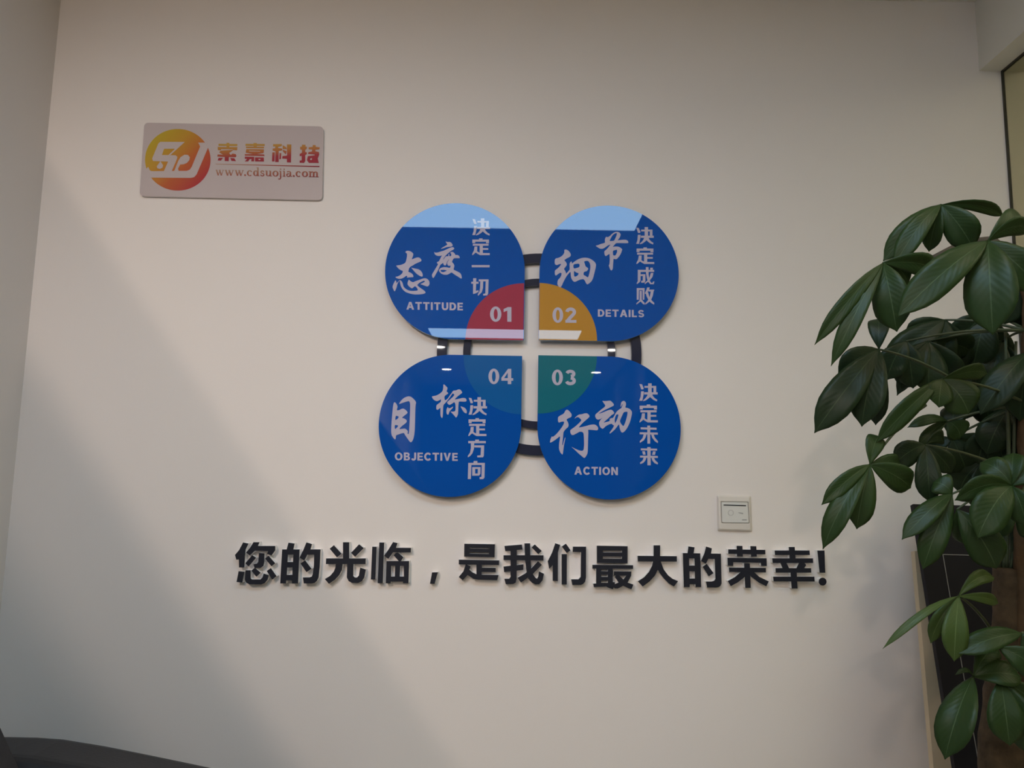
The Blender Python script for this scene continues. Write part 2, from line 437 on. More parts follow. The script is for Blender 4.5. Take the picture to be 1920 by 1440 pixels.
# ------------------------------------------------------------------ the four-petal sign
YR, YP = -0.015, -0.027                 # front of the rings, front of the petals
YT = YP - 0.0006


def circle(cx, cz, r, n=120, a0=0.0, a1=2 * math.pi, closed=True):
    k = n if closed else n + 1
    return [(cx + r * math.cos(a0 + (a1 - a0) * i / n), cz + r * math.sin(a0 + (a1 - a0) * i / n)) for i in range(k)]


rc = W(1011, 661.5, YR)
for nm, ro, ri, lb in (('ring', 0.2595, 0.2345, 'larger outer navy ring behind the four blue petals'), ('ring', 0.1930, 0.1745, 'smaller inner navy ring behind the four blue petals')):
    bm = bmesh.new(); prism(bm, [circle(0, 0, ro), circle(0, 0, ri)[::-1]], YR, 0.0)
    o = from_bm('sign_ring', bm, M['ring']); o.location = (rc.x, 0, rc.z)
    tag(o, lb, 'ring', 'navy rings of the sign')

CH = {}
CH['jue'] = [[(145,125),(230,135),(285,270),(270,300),(205,300)],[(200,365),(290,365),(280,480),(240,670),(140,670),(185,540)],rect(310,190,690,250),rect(430,105,545,410),rect(605,190,695,410),rect(300,395,740,468),
  [(425,400),(555,440),(520,520),(450,590),(350,660),(270,685),(268,655),(340,590),(400,510)],[(470,450),(555,430),(580,510),(650,590),(730,640),(715,690),(600,640),(490,545)]]
CH['ding'] = [[(390,790),(505,790),(505,850),(385,850)],rect(160,828,722,900),rect(160,828,260,945),rect(625,828,722,950),rect(180,970,710,1035),[(410,1030),(515,1030),(515,1300),(410,1340)],rect(500,1115,700,1172),
  [(235,1065),(330,1065),(325,1190),(270,1270),(175,1350),(150,1345),(165,1290),(215,1200)],[(300,1190),(345,1240),(430,1280),(750,1285),(750,1350),(420,1350),(330,1300),(265,1255)]]
CH['qie'] = [[(130,750),(235,750),(220,1175),(310,1155),(310,1210),(200,1265),(125,1280)],rect(65,870,310,935),[(315,790),(650,790),(650,855),(320,855)],[(370,820),(470,820),(460,1080),(420,1220),(295,1345),(285,1290),(345,1190),(365,1050)],[(555,790),(650,790),(635,1270),(600,1330),(470,1335),(465,1280),(540,1265)]]
CH['yi'] = [[(80,305),(685,305),(685,380),(80,380)]]
CH['cheng'] = [[(185,185),(272,185),(272,520),(240,580),(155,640),(150,605),(185,540)],[(185,185),(700,185),(705,250),(185,255)],[(275,325),(425,325),(425,540),(400,590),(295,595),(290,535),(340,530),(345,380),(275,385)],[(440,100),(525,100),(530,350),(560,520),(610,600),(650,600),(665,560),(715,555),(690,640),(580,640),(510,560),(470,440),(445,290)],[(580,118),(660,118),(660,210),(580,190)],[(595,285),(680,285),(650,410),(560,530),(410,640),(405,600),(500,510),(560,420)]]
CH['bai'] = [rect(150,765,400,830),[(150,765),(225,765),(215,1135),(150,1135)],[(335,765),(400,765),(390,1135),(340,1135)],[(245,850),(310,850),(310,1130),(405,1240),(405,1290),(350,1270),(275,1190),(140,1290),(140,1245),(235,1160),(245,1100)],[(480,745),(560,745),(540,830),(440,955),(405,930),(455,830)],[(540,815),(710,815),(690,865),(525,875)],[(600,850),(690,840),(660,1010),(610,1130),(540,1210),(430,1290),(420,1250),(500,1160),(560,1070)],[(440,920),(510,890),(540,1010),(600,1130),(710,1240),(700,1290),(600,1230),(530,1150),(460,1020)]]
CH['fang'] = [[(360,70),(475,70),(475,125),(355,125)],rect(135,118,692,188),[(220,185),(325,185),(315,370),(270,500),(200,590),(125,635),(120,590),(190,490),(220,350)],[(325,255),(640,255),(628,590),(600,635),(425,635),(420,580),(525,570),(540,325),(325,320)]]
CH['xiang'] = [[(310,750),(425,750),(425,815),(300,815)],[(135,812),(235,812),(220,1325),(120,1325)],rect(135,812,662,880),[(565,812),(662,812),(650,1280),(610,1325),(500,1330),(495,1265),(555,1260)],[[(260,945),(525,945),(520,1160),(480,1215),(260,1220)],[(355,1005),(440,1005),(435,1150),(355,1150)]]]
CH['wei'] = [[(190,105),(695,118),(695,185),(190,168)],[(160,262),(735,275),(735,340),(160,325)],[(400,50),(493,50),(493,625),(405,625)],[(290,325),(375,325),(345,430),(290,520),(170,595),(165,545),(250,450)],[(525,335),(605,335),(640,430),(740,550),(735,610),(640,545),(560,440)]]
CH['lai'] = [[(195,775),(710,785),(710,845),(195,835)],[(400,735),(505,735),(510,1310),(405,1310)],[(240,865),(325,865),(350,975),(265,975)],[(580,870),(665,870),(645,980),(555,980)],[(170,1005),(735,1015),(735,1080),(170,1065)],[(290,1060),(375,1060),(340,1160),(280,1230),(180,1275),(170,1225),(250,1160)],[(530,1060),(610,1060),(650,1150),(740,1235),(730,1285),(630,1240),(560,1160)]]
# calligraphy, one traced outline per stroke group
CH['tai'] = [[(500,185),(530,150),(590,145),(650,165),(700,200),(722,235),(705,300),(672,385),(740,355),(820,325),(875,328),(920,360),(942,405),(920,435),(850,462),(770,500),(700,545),(640,575),(605,620),(590,680),(580,715),(650,740),(700,780),(720,820),(722,860),(640,862),(540,872),(560,840),(535,815),(470,865),(400,900),(330,905),(265,885),(230,852),(300,840),(370,805),(430,740),(440,690),(380,670),(310,620),(250,545),(300,540),(380,530),(450,505),(505,470),(530,400),(550,300),(552,225)],
  [(655,595),(710,615),(790,632),(870,650),(930,695),(965,755),(975,815),(960,848),(900,830),(830,785),(770,730),(710,660)],
  [(240,935),(262,985),(265,1030),(335,945),(320,990),(285,1050),(270,1120),(235,1215),(215,1245),(190,1210),(155,1125),(175,1060),(205,1000)],
  [(335,940),(370,940),(415,985),(440,1050),(450,1110),(500,1165),(560,1205),(630,1228),(740,1232),(850,1218),(820,1150),(765,1095),(690,1165),(640,1140),(575,1080),(560,1040),(575,970),(600,920),(640,965),(710,1000),(800,960),(900,925),(1000,890),(1060,890),(1120,925),(1150,970),(1160,1030),(1140,1085),(1100,1112),(1030,1090),(960,1065),(905,1045),(980,1015),(1040,975),(1010,950),(930,985),(870,1020),(820,1075),(880,1130),(960,1185),(1030,1235),(1055,1280),(1000,1310),(880,1325),(740,1325),(620,1300),(510,1260),(430,1190),(385,1110),(365,1030),(355,970)]]
CH['du'] = [[(600,120),(650,150),(740,145),(790,180),(820,230),(825,270),(780,295),(700,300),(620,315),(540,345),(440,370),(500,325),(570,285),(640,245),(660,225),(625,180)],
  [(240,455),(270,490),(360,480),(450,450),(540,425),(640,380),(730,335),(820,308),(865,325),(878,360),(850,390),(780,425),(720,470),(650,530),(590,590),(530,680),(520,720),(500,830),(430,870),(390,980),(340,1080),(290,1170),(235,1270),(205,1295),(175,1250),(165,1190),(210,1110),(270,1010),(330,910),(365,850),(325,820),(335,780),(390,765),(420,700),(450,640),(490,570),(430,590),(350,590),(280,560),(245,510)],
  [[(690,600),(690,540),(720,520),(712,600),(770,600),(785,560),(775,510),(735,495),(800,455),(850,475),(890,515),(915,565),(980,560),(1030,590),(1052,640),(1045,662),(940,660),(860,665),(830,715),(800,780),(850,830),(880,890),(870,950),(850,1025),(920,1060),(1000,1095),(1075,1145),(1105,1210),(1118,1300),(1090,1310),(1000,1250),(900,1190),(790,1110),(730,1150),(650,1190),(540,1185),(450,1145),(390,1075),(395,1020),(450,970),(540,945),(640,950),(740,975),(760,920),(755,890),(700,910),(660,870),(650,800),(710,715),(690,660)],[(430,1040),(540,1030),(650,1050),(600,1080),(520,1110),(460,1090)]],
  [(520,720),(580,640),(610,600),(710,600),(700,715),(650,770),(630,830),(610,885),(570,895),(535,860),(520,800),(500,830),(480,780)]]
CH['xi'] = [[[(475,135),(545,135),(600,165),(650,220),(682,280),(680,335),(630,380),(550,415),(470,470),(520,520),(555,580),(555,630),(510,690),(460,750),(500,800),(525,860),(530,905),(590,840),(650,770),(645,680),(645,570),(690,505),(715,530),(715,585),(760,545),(820,500),(900,450),(1000,410),(1100,393),(1200,397),(1300,425),(1400,490),(1465,560),(1485,620),(1470,720),(1440,840),(1410,960),(1380,1070),(1330,1150),(1270,1205),(1205,1245),(1165,1200),(1130,1120),(1090,1070),(1000,1080),(920,1110),(850,1150),(790,1160),(740,1120),(695,1040),(680,950),(675,830),(610,900),(560,960),(500,1060),(440,1180),(390,1290),(350,1340),(300,1310),(255,1240),(260,1150),(280,1090),(340,1030),(380,960),(390,880),(340,870),(280,910),(205,965),(175,920),(175,800),(230,760),(300,700),(360,630),(375,585),(310,600),(240,630),(180,605),(170,540),(175,460),(200,415),(290,400),(370,360),(430,310),(480,230)],
  [(770,600),(955,575),(965,690),(785,745),(760,680)],[(780,800),(850,860),(935,885),(910,950),(840,995),(785,990)],[(1100,510),(1180,490),(1235,495),(1280,550),(1305,640),(1300,750),(1270,900),(1240,1000),(1215,1020),(1150,970),(1090,945),(1085,880),(1115,835),(1190,820),(1240,750),(1215,710),(1150,670),(1130,600)]]]
CH['jie'] = [[[(425,300),(470,320),(540,280),(590,225),(650,180),(720,155),(790,160),(840,190),(862,240),(840,310),(800,370),(770,415),(850,400),(960,390),(1030,395),(1080,430),(1095,490),(1000,495),(860,490),(720,490),(660,560),(620,610),(700,595),(790,600),(850,625),(910,680),(890,740),(860,820),(810,900),(740,975),(700,978),(645,960),(640,1040),(630,1150),(625,1255),(600,1305),(575,1315),(545,1280),(520,1210),(500,1160),(525,1130),(535,1000),(530,880),(525,810),(470,850),(415,885),(380,850),(365,740),(430,690),(500,610),(560,530),(480,560),(400,620),(320,665),(240,660),(160,610),(105,570),(180,555),(260,520),(340,500),(395,480),(385,400),(400,340)],
  [(525,435),(560,350),(620,250),(690,200),(750,185),(740,260),(700,350),(660,425),(590,430)],[(625,720),(700,700),(750,685),(755,760),(720,840),(690,870),(630,860)]]]
CH['mu'] = [[[(210,270),(250,300),(280,350),(295,400),(280,450),(275,500),(340,490),(400,455),(450,445),(510,480),(555,530),(565,565),(500,620),(440,665),(410,700),(480,715),(540,760),(545,805),(490,860),(420,910),(360,970),(340,1005),(410,995),(490,985),(540,1015),(575,1060),(560,1125),(590,1140),(605,1090),(615,900),(625,700),(632,500),(635,310),(610,245),(560,250),(480,275),(410,300),(330,330),(350,285),(400,220),(460,165),(530,130),(600,115),(660,130),(720,180),(780,245),(795,290),(780,350),(770,600),(765,850),(760,1000),(745,1150),(720,1270),(680,1345),(640,1360),(600,1310),(540,1225),(490,1150),(470,1105),(400,1115),(320,1145),(250,1170),(245,1260),(225,1285),(180,1240),(135,1165),(120,1080),(130,850),(150,600),(170,400),(185,310)],
  [(250,635),(335,665),(300,720),(230,765),(235,690)],[(225,885),(320,905),(280,960),(230,1005),(215,950)]]]
CH['biao'] = [[(600,110),(640,115),(690,170),(750,225),(745,290),(710,360),(770,410),(775,440),(710,480),(650,525),(635,580),(655,690),(740,640),(800,560),(860,470),(920,400),(920,380),(960,335),(1070,325),(1130,290),(1200,290),(1240,330),(1285,400),(1250,440),(1150,510),(1070,580),(1000,655),(1080,645),(1200,620),(1300,595),(1390,605),(1430,650),(1440,700),(1400,730),(1300,730),(1160,720),(1150,800),(1140,900),(1135,1050),(1130,1180),(1090,1270),(1055,1310),(1000,1240),(920,1150),(850,1085),(930,1095),(1010,1085),(1040,1030),(1040,900),(1030,800),(990,745),(930,790),(850,840),(800,845),(750,800),(735,750),(800,690),(900,600),(970,530),(1000,480),(960,440),(930,435),(860,540),(780,650),(700,750),(600,850),(590,1000),(585,1150),(575,1290),(550,1325),(510,1270),(495,1200),(495,1050),(495,940),(450,990),(385,1030),(345,1000),(350,860),(430,800),(510,740),(520,640),(440,690),(370,715),(300,695),(230,640),(180,545),(250,530),(350,510),(450,460),(540,390),(580,330),(600,220)],
  [(765,920),(785,975),(860,960),(960,900),(930,970),(840,1060),(810,1110),(790,1180),(765,1205),(720,1170),(710,1080),(720,990)],[(1210,890),(1290,920),(1370,950),(1420,1010),(1445,1060),(1440,1155),(1390,1145),(1330,1100),(1280,1020)]]
CH['xing'] = [[(490,120),(530,108),(580,145),(625,200),(645,240),(635,300),(560,330),(505,365),(550,440),(567,510),(550,560),(480,620),(430,690),(425,770),(415,880),(400,1000),(415,1040),(440,920),(475,815),(480,850),(460,950),(440,1060),(425,1180),(415,1250),(400,1268),(350,1210),(315,1120),(320,980),(340,860),(345,790),(270,850),(190,910),(90,965),(85,930),(105,850),(135,795),(155,815),(230,760),(320,660),(400,550),(440,480),(450,415),(380,420),(310,445),(290,400),(292,300),(370,250),(440,215)],
  [(710,350),(760,285),(830,235),(900,230),(980,205),(1040,205),(1090,245),(1105,290),(1050,345),(960,420),(880,500),(815,575),(920,555),(1020,530),(1120,500),(1220,490),(1280,515),(1320,565),(1325,610),(1300,645),(1200,635),(1060,625),(1072,680),(1065,850),(1060,1050),(1055,1220),(1020,1300),(970,1362),(900,1305),(800,1220),(700,1120),(625,1060),(720,1110),(820,1155),(910,1175),(955,1140),(965,1000),(960,850),(950,720),(920,685),(855,675),(770,720),(690,765),(640,760),(610,710),(605,640),(650,605),(740,540),(830,460),(900,380),(840,320),(800,300),(760,310)]]
CH['dong'] = [[[(365,120),(430,135),(540,130),(660,115),(730,180),(790,250),(780,300),(700,340),(580,400),(450,460),(330,530),(220,590),(330,570),(450,520),(580,465),(690,440),(750,480),(808,560),(780,595),(700,640),(600,740),(500,830),(410,910),(520,890),(610,865),(640,840),(635,780),(680,750),(750,745),(800,670),(850,570),(910,490),(990,430),(1060,385),(1085,310),(1110,250),(1085,250),(1060,310),(1025,355),(1040,230),(1060,170),(1110,130),(1170,130),(1220,190),(1225,270),(1190,370),(1280,380),(1370,425),(1430,500),(1440,570),(1415,700),(1380,850),(1320,1000),(1250,1130),(1160,1240),(1090,1275),(1045,1240),(1000,1130),(975,960),(920,1030),(830,1150),(720,1250),(640,1310),(635,1270),(700,1180),(760,1090),(800,1010),(750,995),(710,945),(600,980),(490,1040),(420,1110),(380,1135),(310,1090),(265,1010),(255,910),(290,830),(390,720),(330,770),(220,808),(160,780),(115,700),(120,620),(200,550),(330,440),(440,360),(490,300),(430,220)],
  [(880,615),(960,615),(930,730),(880,850),(835,940),(810,830),(830,720)],[(1190,520),(1285,515),(1270,650),(1230,800),(1190,930),(1130,1050),(1050,960),(1000,860),(1050,730),(1110,600),(1140,540)]]]


def refit(polys, src, dst):
    """move traced points from the bounds src to the pixel bounds dst (x0, y0, x1, y1)"""
    sx = (dst[2] - dst[0]) / (src[2] - src[0]); sy = (dst[3] - dst[1]) / (src[3] - src[1])
    f = lambda p: (dst[0] + (p[0] - src[0]) * sx, dst[1] + (p[1] - src[1]) * sy)
    return [[[f(p) for p in lp] for lp in P] if isinstance(P[0][0], (list, tuple)) else [f(p) for p in P] for P in polys]


JB, DB = (140, 105, 740, 690), (150, 790, 750, 1350)
PETALS = [
    dict(l=(723, 508), r=(983, 508), t=(853, 380), b=(860, 637), sx=1, sz=-1, q='red', num=('01', 918.8, 603.1, 959.0, 603.3, 28.3), cap=('ATTITUDE', 762, 580.3, 868, 582.1, 14.4),
         cal=[('tai', 725, 460, 14.4), ('du', 800, 445, 16.94)], jue=(885.5, 409.5, 919, 441.7), ding=(885, 447, 918.3, 478.3), rest=(('yi', 'qie'), 880, 480, 18.0),
         label='blue petal sign with red corner 01, reading ATTITUDE'),
    dict(l=(1012, 512), r=(1272, 512), t=(1142, 385), b=(1140, 640), sx=-1, sz=-1, q='yellow', num=('02', 1035.9, 605, 1080.7, 605.2, 28.5), cap=('DETAILS', 1121, 593.6, 1207.8, 594.9, 13.6),
         cal=[('xi', 1030, 460, 16.94), ('jie', 1110, 425, 16.0)], jue=(1192.8, 425.8, 1225.8, 458.3), ding=(1193, 463.9, 1226.7, 495), rest=(('cheng', 'bai'), 1185, 495, 16.94),
         label='blue petal sign with amber corner 02, reading DETAILS'),
    dict(l=(710, 800), r=(977, 800), t=(843, 665), b=(843, 932), sx=1, sz=1, q='sky', num=('04', 915.8, 720, 962.2, 720.2, 28.6), cap=('OBJECTIVE', 740.2, 863.1, 858.3, 864.2, 14.9),
         cal=[('mu', 725, 735, 14.4), ('biao', 800, 715, 19.2)], jue=(878.6, 744.7, 913.1, 778.7), ding=(878, 784, 912, 817.6), rest=(('fang', 'xiang'), 870, 820, 16.94),
         label='blue petal sign with lighter blue corner 04, reading OBJECTIVE'),
    dict(l=(1008, 803), r=(1276, 803), t=(1142, 668), b=(1142, 937), sx=-1, sz=1, q='green', num=('03', 1034.9, 722.1, 1080, 722.3, 29.0), cap=('ACTION', 1076.9, 889.9, 1158.5, 890.9, 15.0),
         cal=[('xing', 1025, 760, 13.714), ('dong', 1110, 745, 19.2)], jue=(1198.6, 718.8, 1233, 752.5), ding=(1198.9, 758.4, 1233.4, 792), rest=(('wei', 'lai'), 1190, 795, 16.94),
         label='blue petal sign with teal corner 03, reading ACTION')]
for P in PETALS:
    x0, x1 = W(*P['l'], YP).x, W(*P['r'], YP).x; z1, z0 = W(*P['t'], YP).z, W(*P['b'], YP).z
    cx, cz, r = (x0 + x1) / 2, (z0 + z1) / 2, ((x1 - x0) + (z1 - z0)) / 4
    kx, kz = cx + P['sx'] * r, cz + P['sz'] * r
    t = thing('petal_sign', P['label'], 'sign', (cx, 0, cz), 'four petal signs')
    am = math.atan2(P['sz'], P['sx'])                       # direction of the square corner
    lp = circle(cx, cz, r, 108, am + math.pi / 4, am + 2 * math.pi - math.pi / 4, closed=False) + [(kx, kz)]
    bm = bmesh.new(); prism(bm, [lp], YP, YR, 1)
    adopt(from_bm('board', bm, [M['blue'], M['edge']]), t)
    rq = 0.1475
    a0 = am + math.pi - math.pi / 4
    q = [(kx, kz)] + circle(kx, kz, rq, 32, a0, a0 + math.pi / 2, closed=False)
    q = [(min(max(a, x0), x1), min(max(b, z0), z1)) for a, b in q]
    adopt(prisms('corner_sector', [[q]], YP - .0003, YP, M[P['q']]), t)
    cal = []
    for k, ox, oy, s in P['cal']:
        cal.append(adopt(prisms('calligraphy', px_polys(CH[k], ox, oy, s, YT, 1), YT, YP, M['print']), t))
    sl = [px_polys(refit(CH['jue'], JB, P['jue']), 0, 0, 1, YT), px_polys(refit(CH['ding'], DB, P['ding']), 0, 0, 1, YT)]
    k, ox, oy, s = P['rest']; sl += [px_polys(CH[c], ox, oy, s, YT) for c in k]
    for L2 in sl:
        adopt(prisms('slogan_character', L2, YT, YP, M['print']), t)
    adopt(latin('numeral', *P['num'], 0.135, YT, M['print']), t)
    adopt(latin('caption', *P['cap'], 0.155, YT, M['print']), t)

# ------------------------------------------------------------------ raised headline characters
HL = []
HL.append(('您', 'first of the slogan row, at its left end', 435, 1010, 11.294, [[(235,80),(345,105),(285,230),(270,380),(258,610),(148,610),(145,440),(90,445),(62,345),(150,240)],[(455,75),(578,75),(545,155),(912,155),(912,245),(835,355),(740,325),(765,262),(480,255),(375,355),(295,295),(385,190)],[(425,350),(505,405),(350,590),(282,520)],[(568,305),(685,310),(678,510),(660,580),(600,620),(475,620),(455,545),(530,525),(555,490)],[(770,362),(912,522),(835,585),(700,420)],[(140,690),(260,700),(215,930),(95,918)],[(285,670),(390,670),(390,840),(420,865),(600,865),(645,820),(670,740),(775,775),(750,870),(690,940),(620,968),(370,968),(300,930),(272,870)],[(480,615),(605,725),(515,805),(410,680)],[(820,625),(940,795),(850,868),(735,685)]]))
HL.append(('的', 'second of the slogan row, between 您 and 光', 435, 1010, 11.294, [[(1195,85),(1322,105),(1295,235),(1155,235)],[[(1062,228),(1428,228),(1395,948),(1270,948),(1265,885),(1145,885),(1138,950),(1020,948)],[(1180,340),(1300,340),(1290,495),(1172,495)],[(1165,610),(1280,610),(1278,768),(1155,768)]],[(1575,80),(1690,115),(1660,228),(1872,228),(1855,600),(1830,820),(1800,890),(1750,935),(1690,948),(1520,948),(1500,822),(1640,822),(1690,800),(1710,750),(1735,560),(1740,340),(1590,340),(1530,460),(1430,400),(1510,240)],[(1545,460),(1682,640),(1575,708),(1452,525)]]))
HL.append(('光', 'third of the slogan row', 605, 1010, 11.294, [rect(430,75,560,430),[(235,140),(400,320),(300,395),(148,212)],[(770,120),(868,200),(685,385),(600,300)],[(72,420),(910,420),(905,538),(68,538)],[(275,530),(420,530),(405,660),(350,770),(260,870),(130,955),(45,855),(160,785),(240,690),(270,600)],[(520,530),(650,530),(645,790),(680,825),(725,825),(765,780),(795,615),(912,655),(880,820),(830,900),(750,935),(620,935),(550,900),(512,820)]]))
HL.append(('临', 'fourth of the slogan row, just before the comma', 605, 1010, 11.294, [[(1050,170),(1140,172),(1115,865),(1020,865)],[(1200,80),(1302,82),(1270,945),(1165,945)],[(1490,72),(1585,95),(1552,192),(1870,195),(1865,290),(1490,288),(1390,428),(1300,360),(1400,220)],[(1550,300),(1600,300),(1708,395),(1655,480),(1615,480),(1505,355)],[[(1350,475),(1830,475),(1815,945),(1705,945),(1700,910),(1440,910),(1438,945),(1335,945)],[(1450,575),(1535,575),(1528,803),(1445,803)],[(1640,575),(1718,575),(1718,803),(1630,803)]]]))
HL.append((',', 'small slanted comma in the gap of the slogan row', 775, 1010, 11.294, [[(395,715),(520,712),(450,958),(352,955)]]))
HL.append(('是', 'first after the comma in the slogan row', 775, 1010, 11.294, [[[(1080,108),(1728,118),(1722,395),(1075,382)],[(1190,185),(1605,190),(1605,215),(1190,210)],[(1190,285),(1605,290),(1600,325),(1190,315)]],[(962,445),(1818,462),(1815,560),(962,545)],[(1335,545),(1455,545),(1445,850),(1335,850)],[(1440,615),(1745,618),(1745,710),(1440,705)],[(1110,540),(1215,590),(1185,660),(1150,770),(1045,880),(962,812),(1060,690)],[(1185,655),(1240,710),(1335,755),(1445,765),(1805,770),(1775,880),(1370,868),(1270,850),(1150,770)]]))
HL.append(('我', 'right after 是 in the slogan row', 935, 1010, 11.294, [[(122,155),(490,125),(508,230),(380,240),(250,260),(140,262)],[(250,230),(385,225),(380,850),(360,930),(310,960),(150,965),(120,850),(225,850),(250,810)],[(102,352),(950,352),(948,465),(102,452)],[(102,592),(525,545),(522,660),(115,710)],[(545,100),(665,100),(668,330),(690,620),(730,760),(780,830),(815,850),(840,800),(850,690),(960,745),(930,880),(860,965),(780,970),(700,930),(630,850),(590,700),(560,450)],[(765,122),(912,258),(840,330),(698,185)],[(835,475),(915,555),(700,770),(470,932),(402,828),(560,740),(700,620)]]))
HL.append(('们', 'between 我 and 最 in the slogan row', 935, 1010, 11.294, [[(1200,98),(1302,130),(1255,290),(1252,900),(1145,890),(1142,560),(1070,640),(1040,480),(1130,300)],[(1425,105),(1522,245),(1440,305),(1338,168)],[(1335,328),(1445,328),(1442,970),(1335,970)],[(1575,170),(1852,170),(1850,820),(1830,910),(1790,960),(1740,980),(1560,980),(1538,862),(1690,862),(1738,810),(1745,282),(1568,280)]]))
HL.append(('最', 'hung slightly low between 们 and 大 in the slogan row', 1100, 1015, 10.667, [[[(205,88),(820,98),(818,442),(205,432)],[(322,182),(710,185),(708,225),(322,222)],[(322,300),(708,305),(705,350),(322,345)]],[(118,470),(930,478),(930,552),(118,545)],[[(192,535),(522,535),(522,815),(565,820),(560,880),(525,960),(440,930),(390,905),(145,915),(132,850),(192,845)],[(290,560),(425,565),(425,600),(290,595)],[(290,668),(425,668),(425,712),(290,710)],[(290,782),(430,785),(425,830),(290,828)]],[[(545,600),(895,602),(890,690),(820,825),(935,865),(895,960),(830,935),(730,890),(620,945),(560,945),(530,900),(560,860),(640,825),(565,710),(590,685),(545,680)],[(655,685),(798,685),(735,765)]]]))
HL.append(('大', 'right after 最 in the slogan row', 1100, 1015, 10.667, [rect(1340,80,1470,410),[(1022,290),(1805,298),(1805,405),(1025,402)],[(1330,395),(1480,395),(1420,575),(1360,690),(1260,800),(1120,905),(1025,800),(1150,720),(1250,610),(1310,490)],[(1480,395),(1540,560),(1630,680),(1720,750),(1828,795),(1745,905),(1640,840),(1540,740),(1465,640),(1420,560),(1380,395)]]))
HL.append(('的', 'between 大 and 荣 in the slogan row', 1270, 1015, 10.667, [[(225,100),(345,120),(325,242),(205,242)],[[(112,235),(458,240),(478,915),(368,915),(365,860),(248,858),(245,915),(132,915)],[(235,342),(345,342),(352,485),(238,485)],[(242,600),(352,600),(355,745),(245,745)]],[(580,105),(692,140),(672,245),(872,248),(885,840),(865,890),(830,915),(780,925),(600,922),(572,805),(690,805),(740,790),(765,750),(750,352),(620,350),(570,450),(475,395),(540,250)],[(590,450),(725,635),(630,700),(508,510)]]))
HL.append(('荣', 'between 的 and 幸 near the end of the slogan row', 1270, 1015, 10.667, [[(1022,160),(1760,172),(1762,262),(1022,250)],[(1188,90),(1302,92),(1310,302),(1195,300)],[(1465,95),(1580,98),(1590,305),(1475,305)],[(1005,328),(1785,340),(1790,495),(1680,490),(1675,430),(1120,418),(1118,490),(1010,485)],[(1035,525),(1772,532),(1772,622),(1040,612)],[(1338,440),(1450,440),(1470,930),(1362,930)],[(1280,605),(1400,610),(1340,720),(1210,820),(1070,895),(1010,795),(1150,720)],[(1430,610),(1530,610),(1640,710),(1828,800),(1780,900),(1620,820),(1470,700)]]))
HL.append(('幸', 'last before the exclamation mark in the slogan row', 1430, 1015, 13.714, [[(675,145),(825,145),(850,480),(700,480)],[(312,235),(1205,235),(1215,352),(322,352)],[(250,438),(1295,438),(1300,558),(262,558)],[(455,550),(610,550),(685,700),(520,700)],[(940,550),(1075,555),(1120,610),(1060,700),(870,700)],[(335,690),(1245,690),(1250,805),(340,805)],[(275,908),(1330,908),(1340,1035),(285,1030)],[(720,790),(875,800),(900,1215),(750,1215)]]))
HL.append(('!', 'exclamation mark ending the slogan row, below a leaf tip', 1430, 1015, 13.714, [[(1410,235),(1590,235),(1612,808),(1470,808)],[(1545 + 98 * math.cos(a * math.pi / 16), 1037 + 101 * math.sin(a * math.pi / 16)) for a in range(32)]]))
YL = -0.019
for ch, where, ox, oy, s, polys in HL:
    L2 = px_polys(polys, ox, oy, s, YL)
    cx = sum(p[0] for p in L2[0][0]) / len(L2[0][0]); cz = sum(p[1] for p in L2[0][0]) / len(L2[0][0])
    kind = {',': 'comma', '!': 'exclamation mark'}.get(ch)
    lab = ('raised dark navy ' + where) if kind else f'raised dark navy character {ch}, {where}'
    t = thing('wall_character', lab, 'letter', (cx, 0, cz), 'raised slogan characters')
    adopt(prisms('foam_body', L2, YL + .0018, 0.0, M['foam']), t)
    adopt(prisms('face_plate', L2, YL, YL + .0018, M['letter']), t)

# ------------------------------------------------------------------ logo plaque
YQ = -0.009
co = [W(270.5, 229.8, YQ), W(606.3, 237, YQ), W(604, 375, YQ), W(261.5, 367.5, YQ)]
pts = [(p.x, p.z) for p in co]


def round_poly(pts, r, n=6):
    out = []
    k = len(pts)
    for i in range(k):
        p, a, b = Vector(pts[i]), Vector(pts[i - 1]), Vector(pts[(i + 1) % k])
        da, db = (a - p).normalized() * r, (b - p).normalized() * r
        for j in range(n + 1):
            s = j / n
            q = (p + da) * (1 - s) ** 2 + p * 2 * s * (1 - s) + (p + db) * s * s
            out.append((q.x, q.y))
    return out


t = thing('logo_plaque', 'frosted acrylic plaque with round orange logo and web address', 'plaque', (co[0].x * .5 + co[1].x * .5, 0, co[3].z))
bm = bmesh.new(); prism(bm, [round_poly(pts, 0.013)], YQ, 0.0, 1)
adopt(from_bm('plate', bm, [M['plaque'], M['plaque_edge']]), t)
YE = YQ - .0004
a_, b_ = W(290, 262, YE), W(378, 345, YE)
M['logo'] = gradient_mat('logo_gradient', [(0.0, (0.50, 0.36, 0.03)), (0.30, (0.52, 0.28, 0.035)), (0.62, (0.50, 0.12, 0.04)), (1.0, (0.42, 0.035, 0.05))], (a_.x, a_.z), (b_.x, b_.z))
ci = [(790 + 680 * math.cos(k * math.pi / 48), 715 + 640 * math.sin(k * math.pi / 48)) for k in range(96)]
adopt(prisms('logo_disc', px_polys([ci], 262, 235, 11.077, YE), YE, YQ, M['logo']), t)
YM = YE - .0003
mono = [[(385,380),(430,342),(935,345),(640,612),(595,618),(735,485),(505,487),(460,615),(275,740),(258,690)],
        [(400,615),(740,622),(780,650),(775,690),(665,950),(500,955),(590,752),(275,740),(258,690)],
        [(430,745),(485,830),(470,880),(420,905),(365,890),(355,850)],
        [(175,860),(210,935),(250,952),(980,945),(1040,920),(1080,860),(1255,440),(1215,360),(1360,360),(1420,460),(1180,1020),(1130,1075),(1060,1092),(215,1085),(128,920)],
        [(715,950),(800,740),(850,660),(930,610),(1000,615),(1040,660),(1030,720),(980,780),(910,808),(840,812),(795,900),(810,950)]]
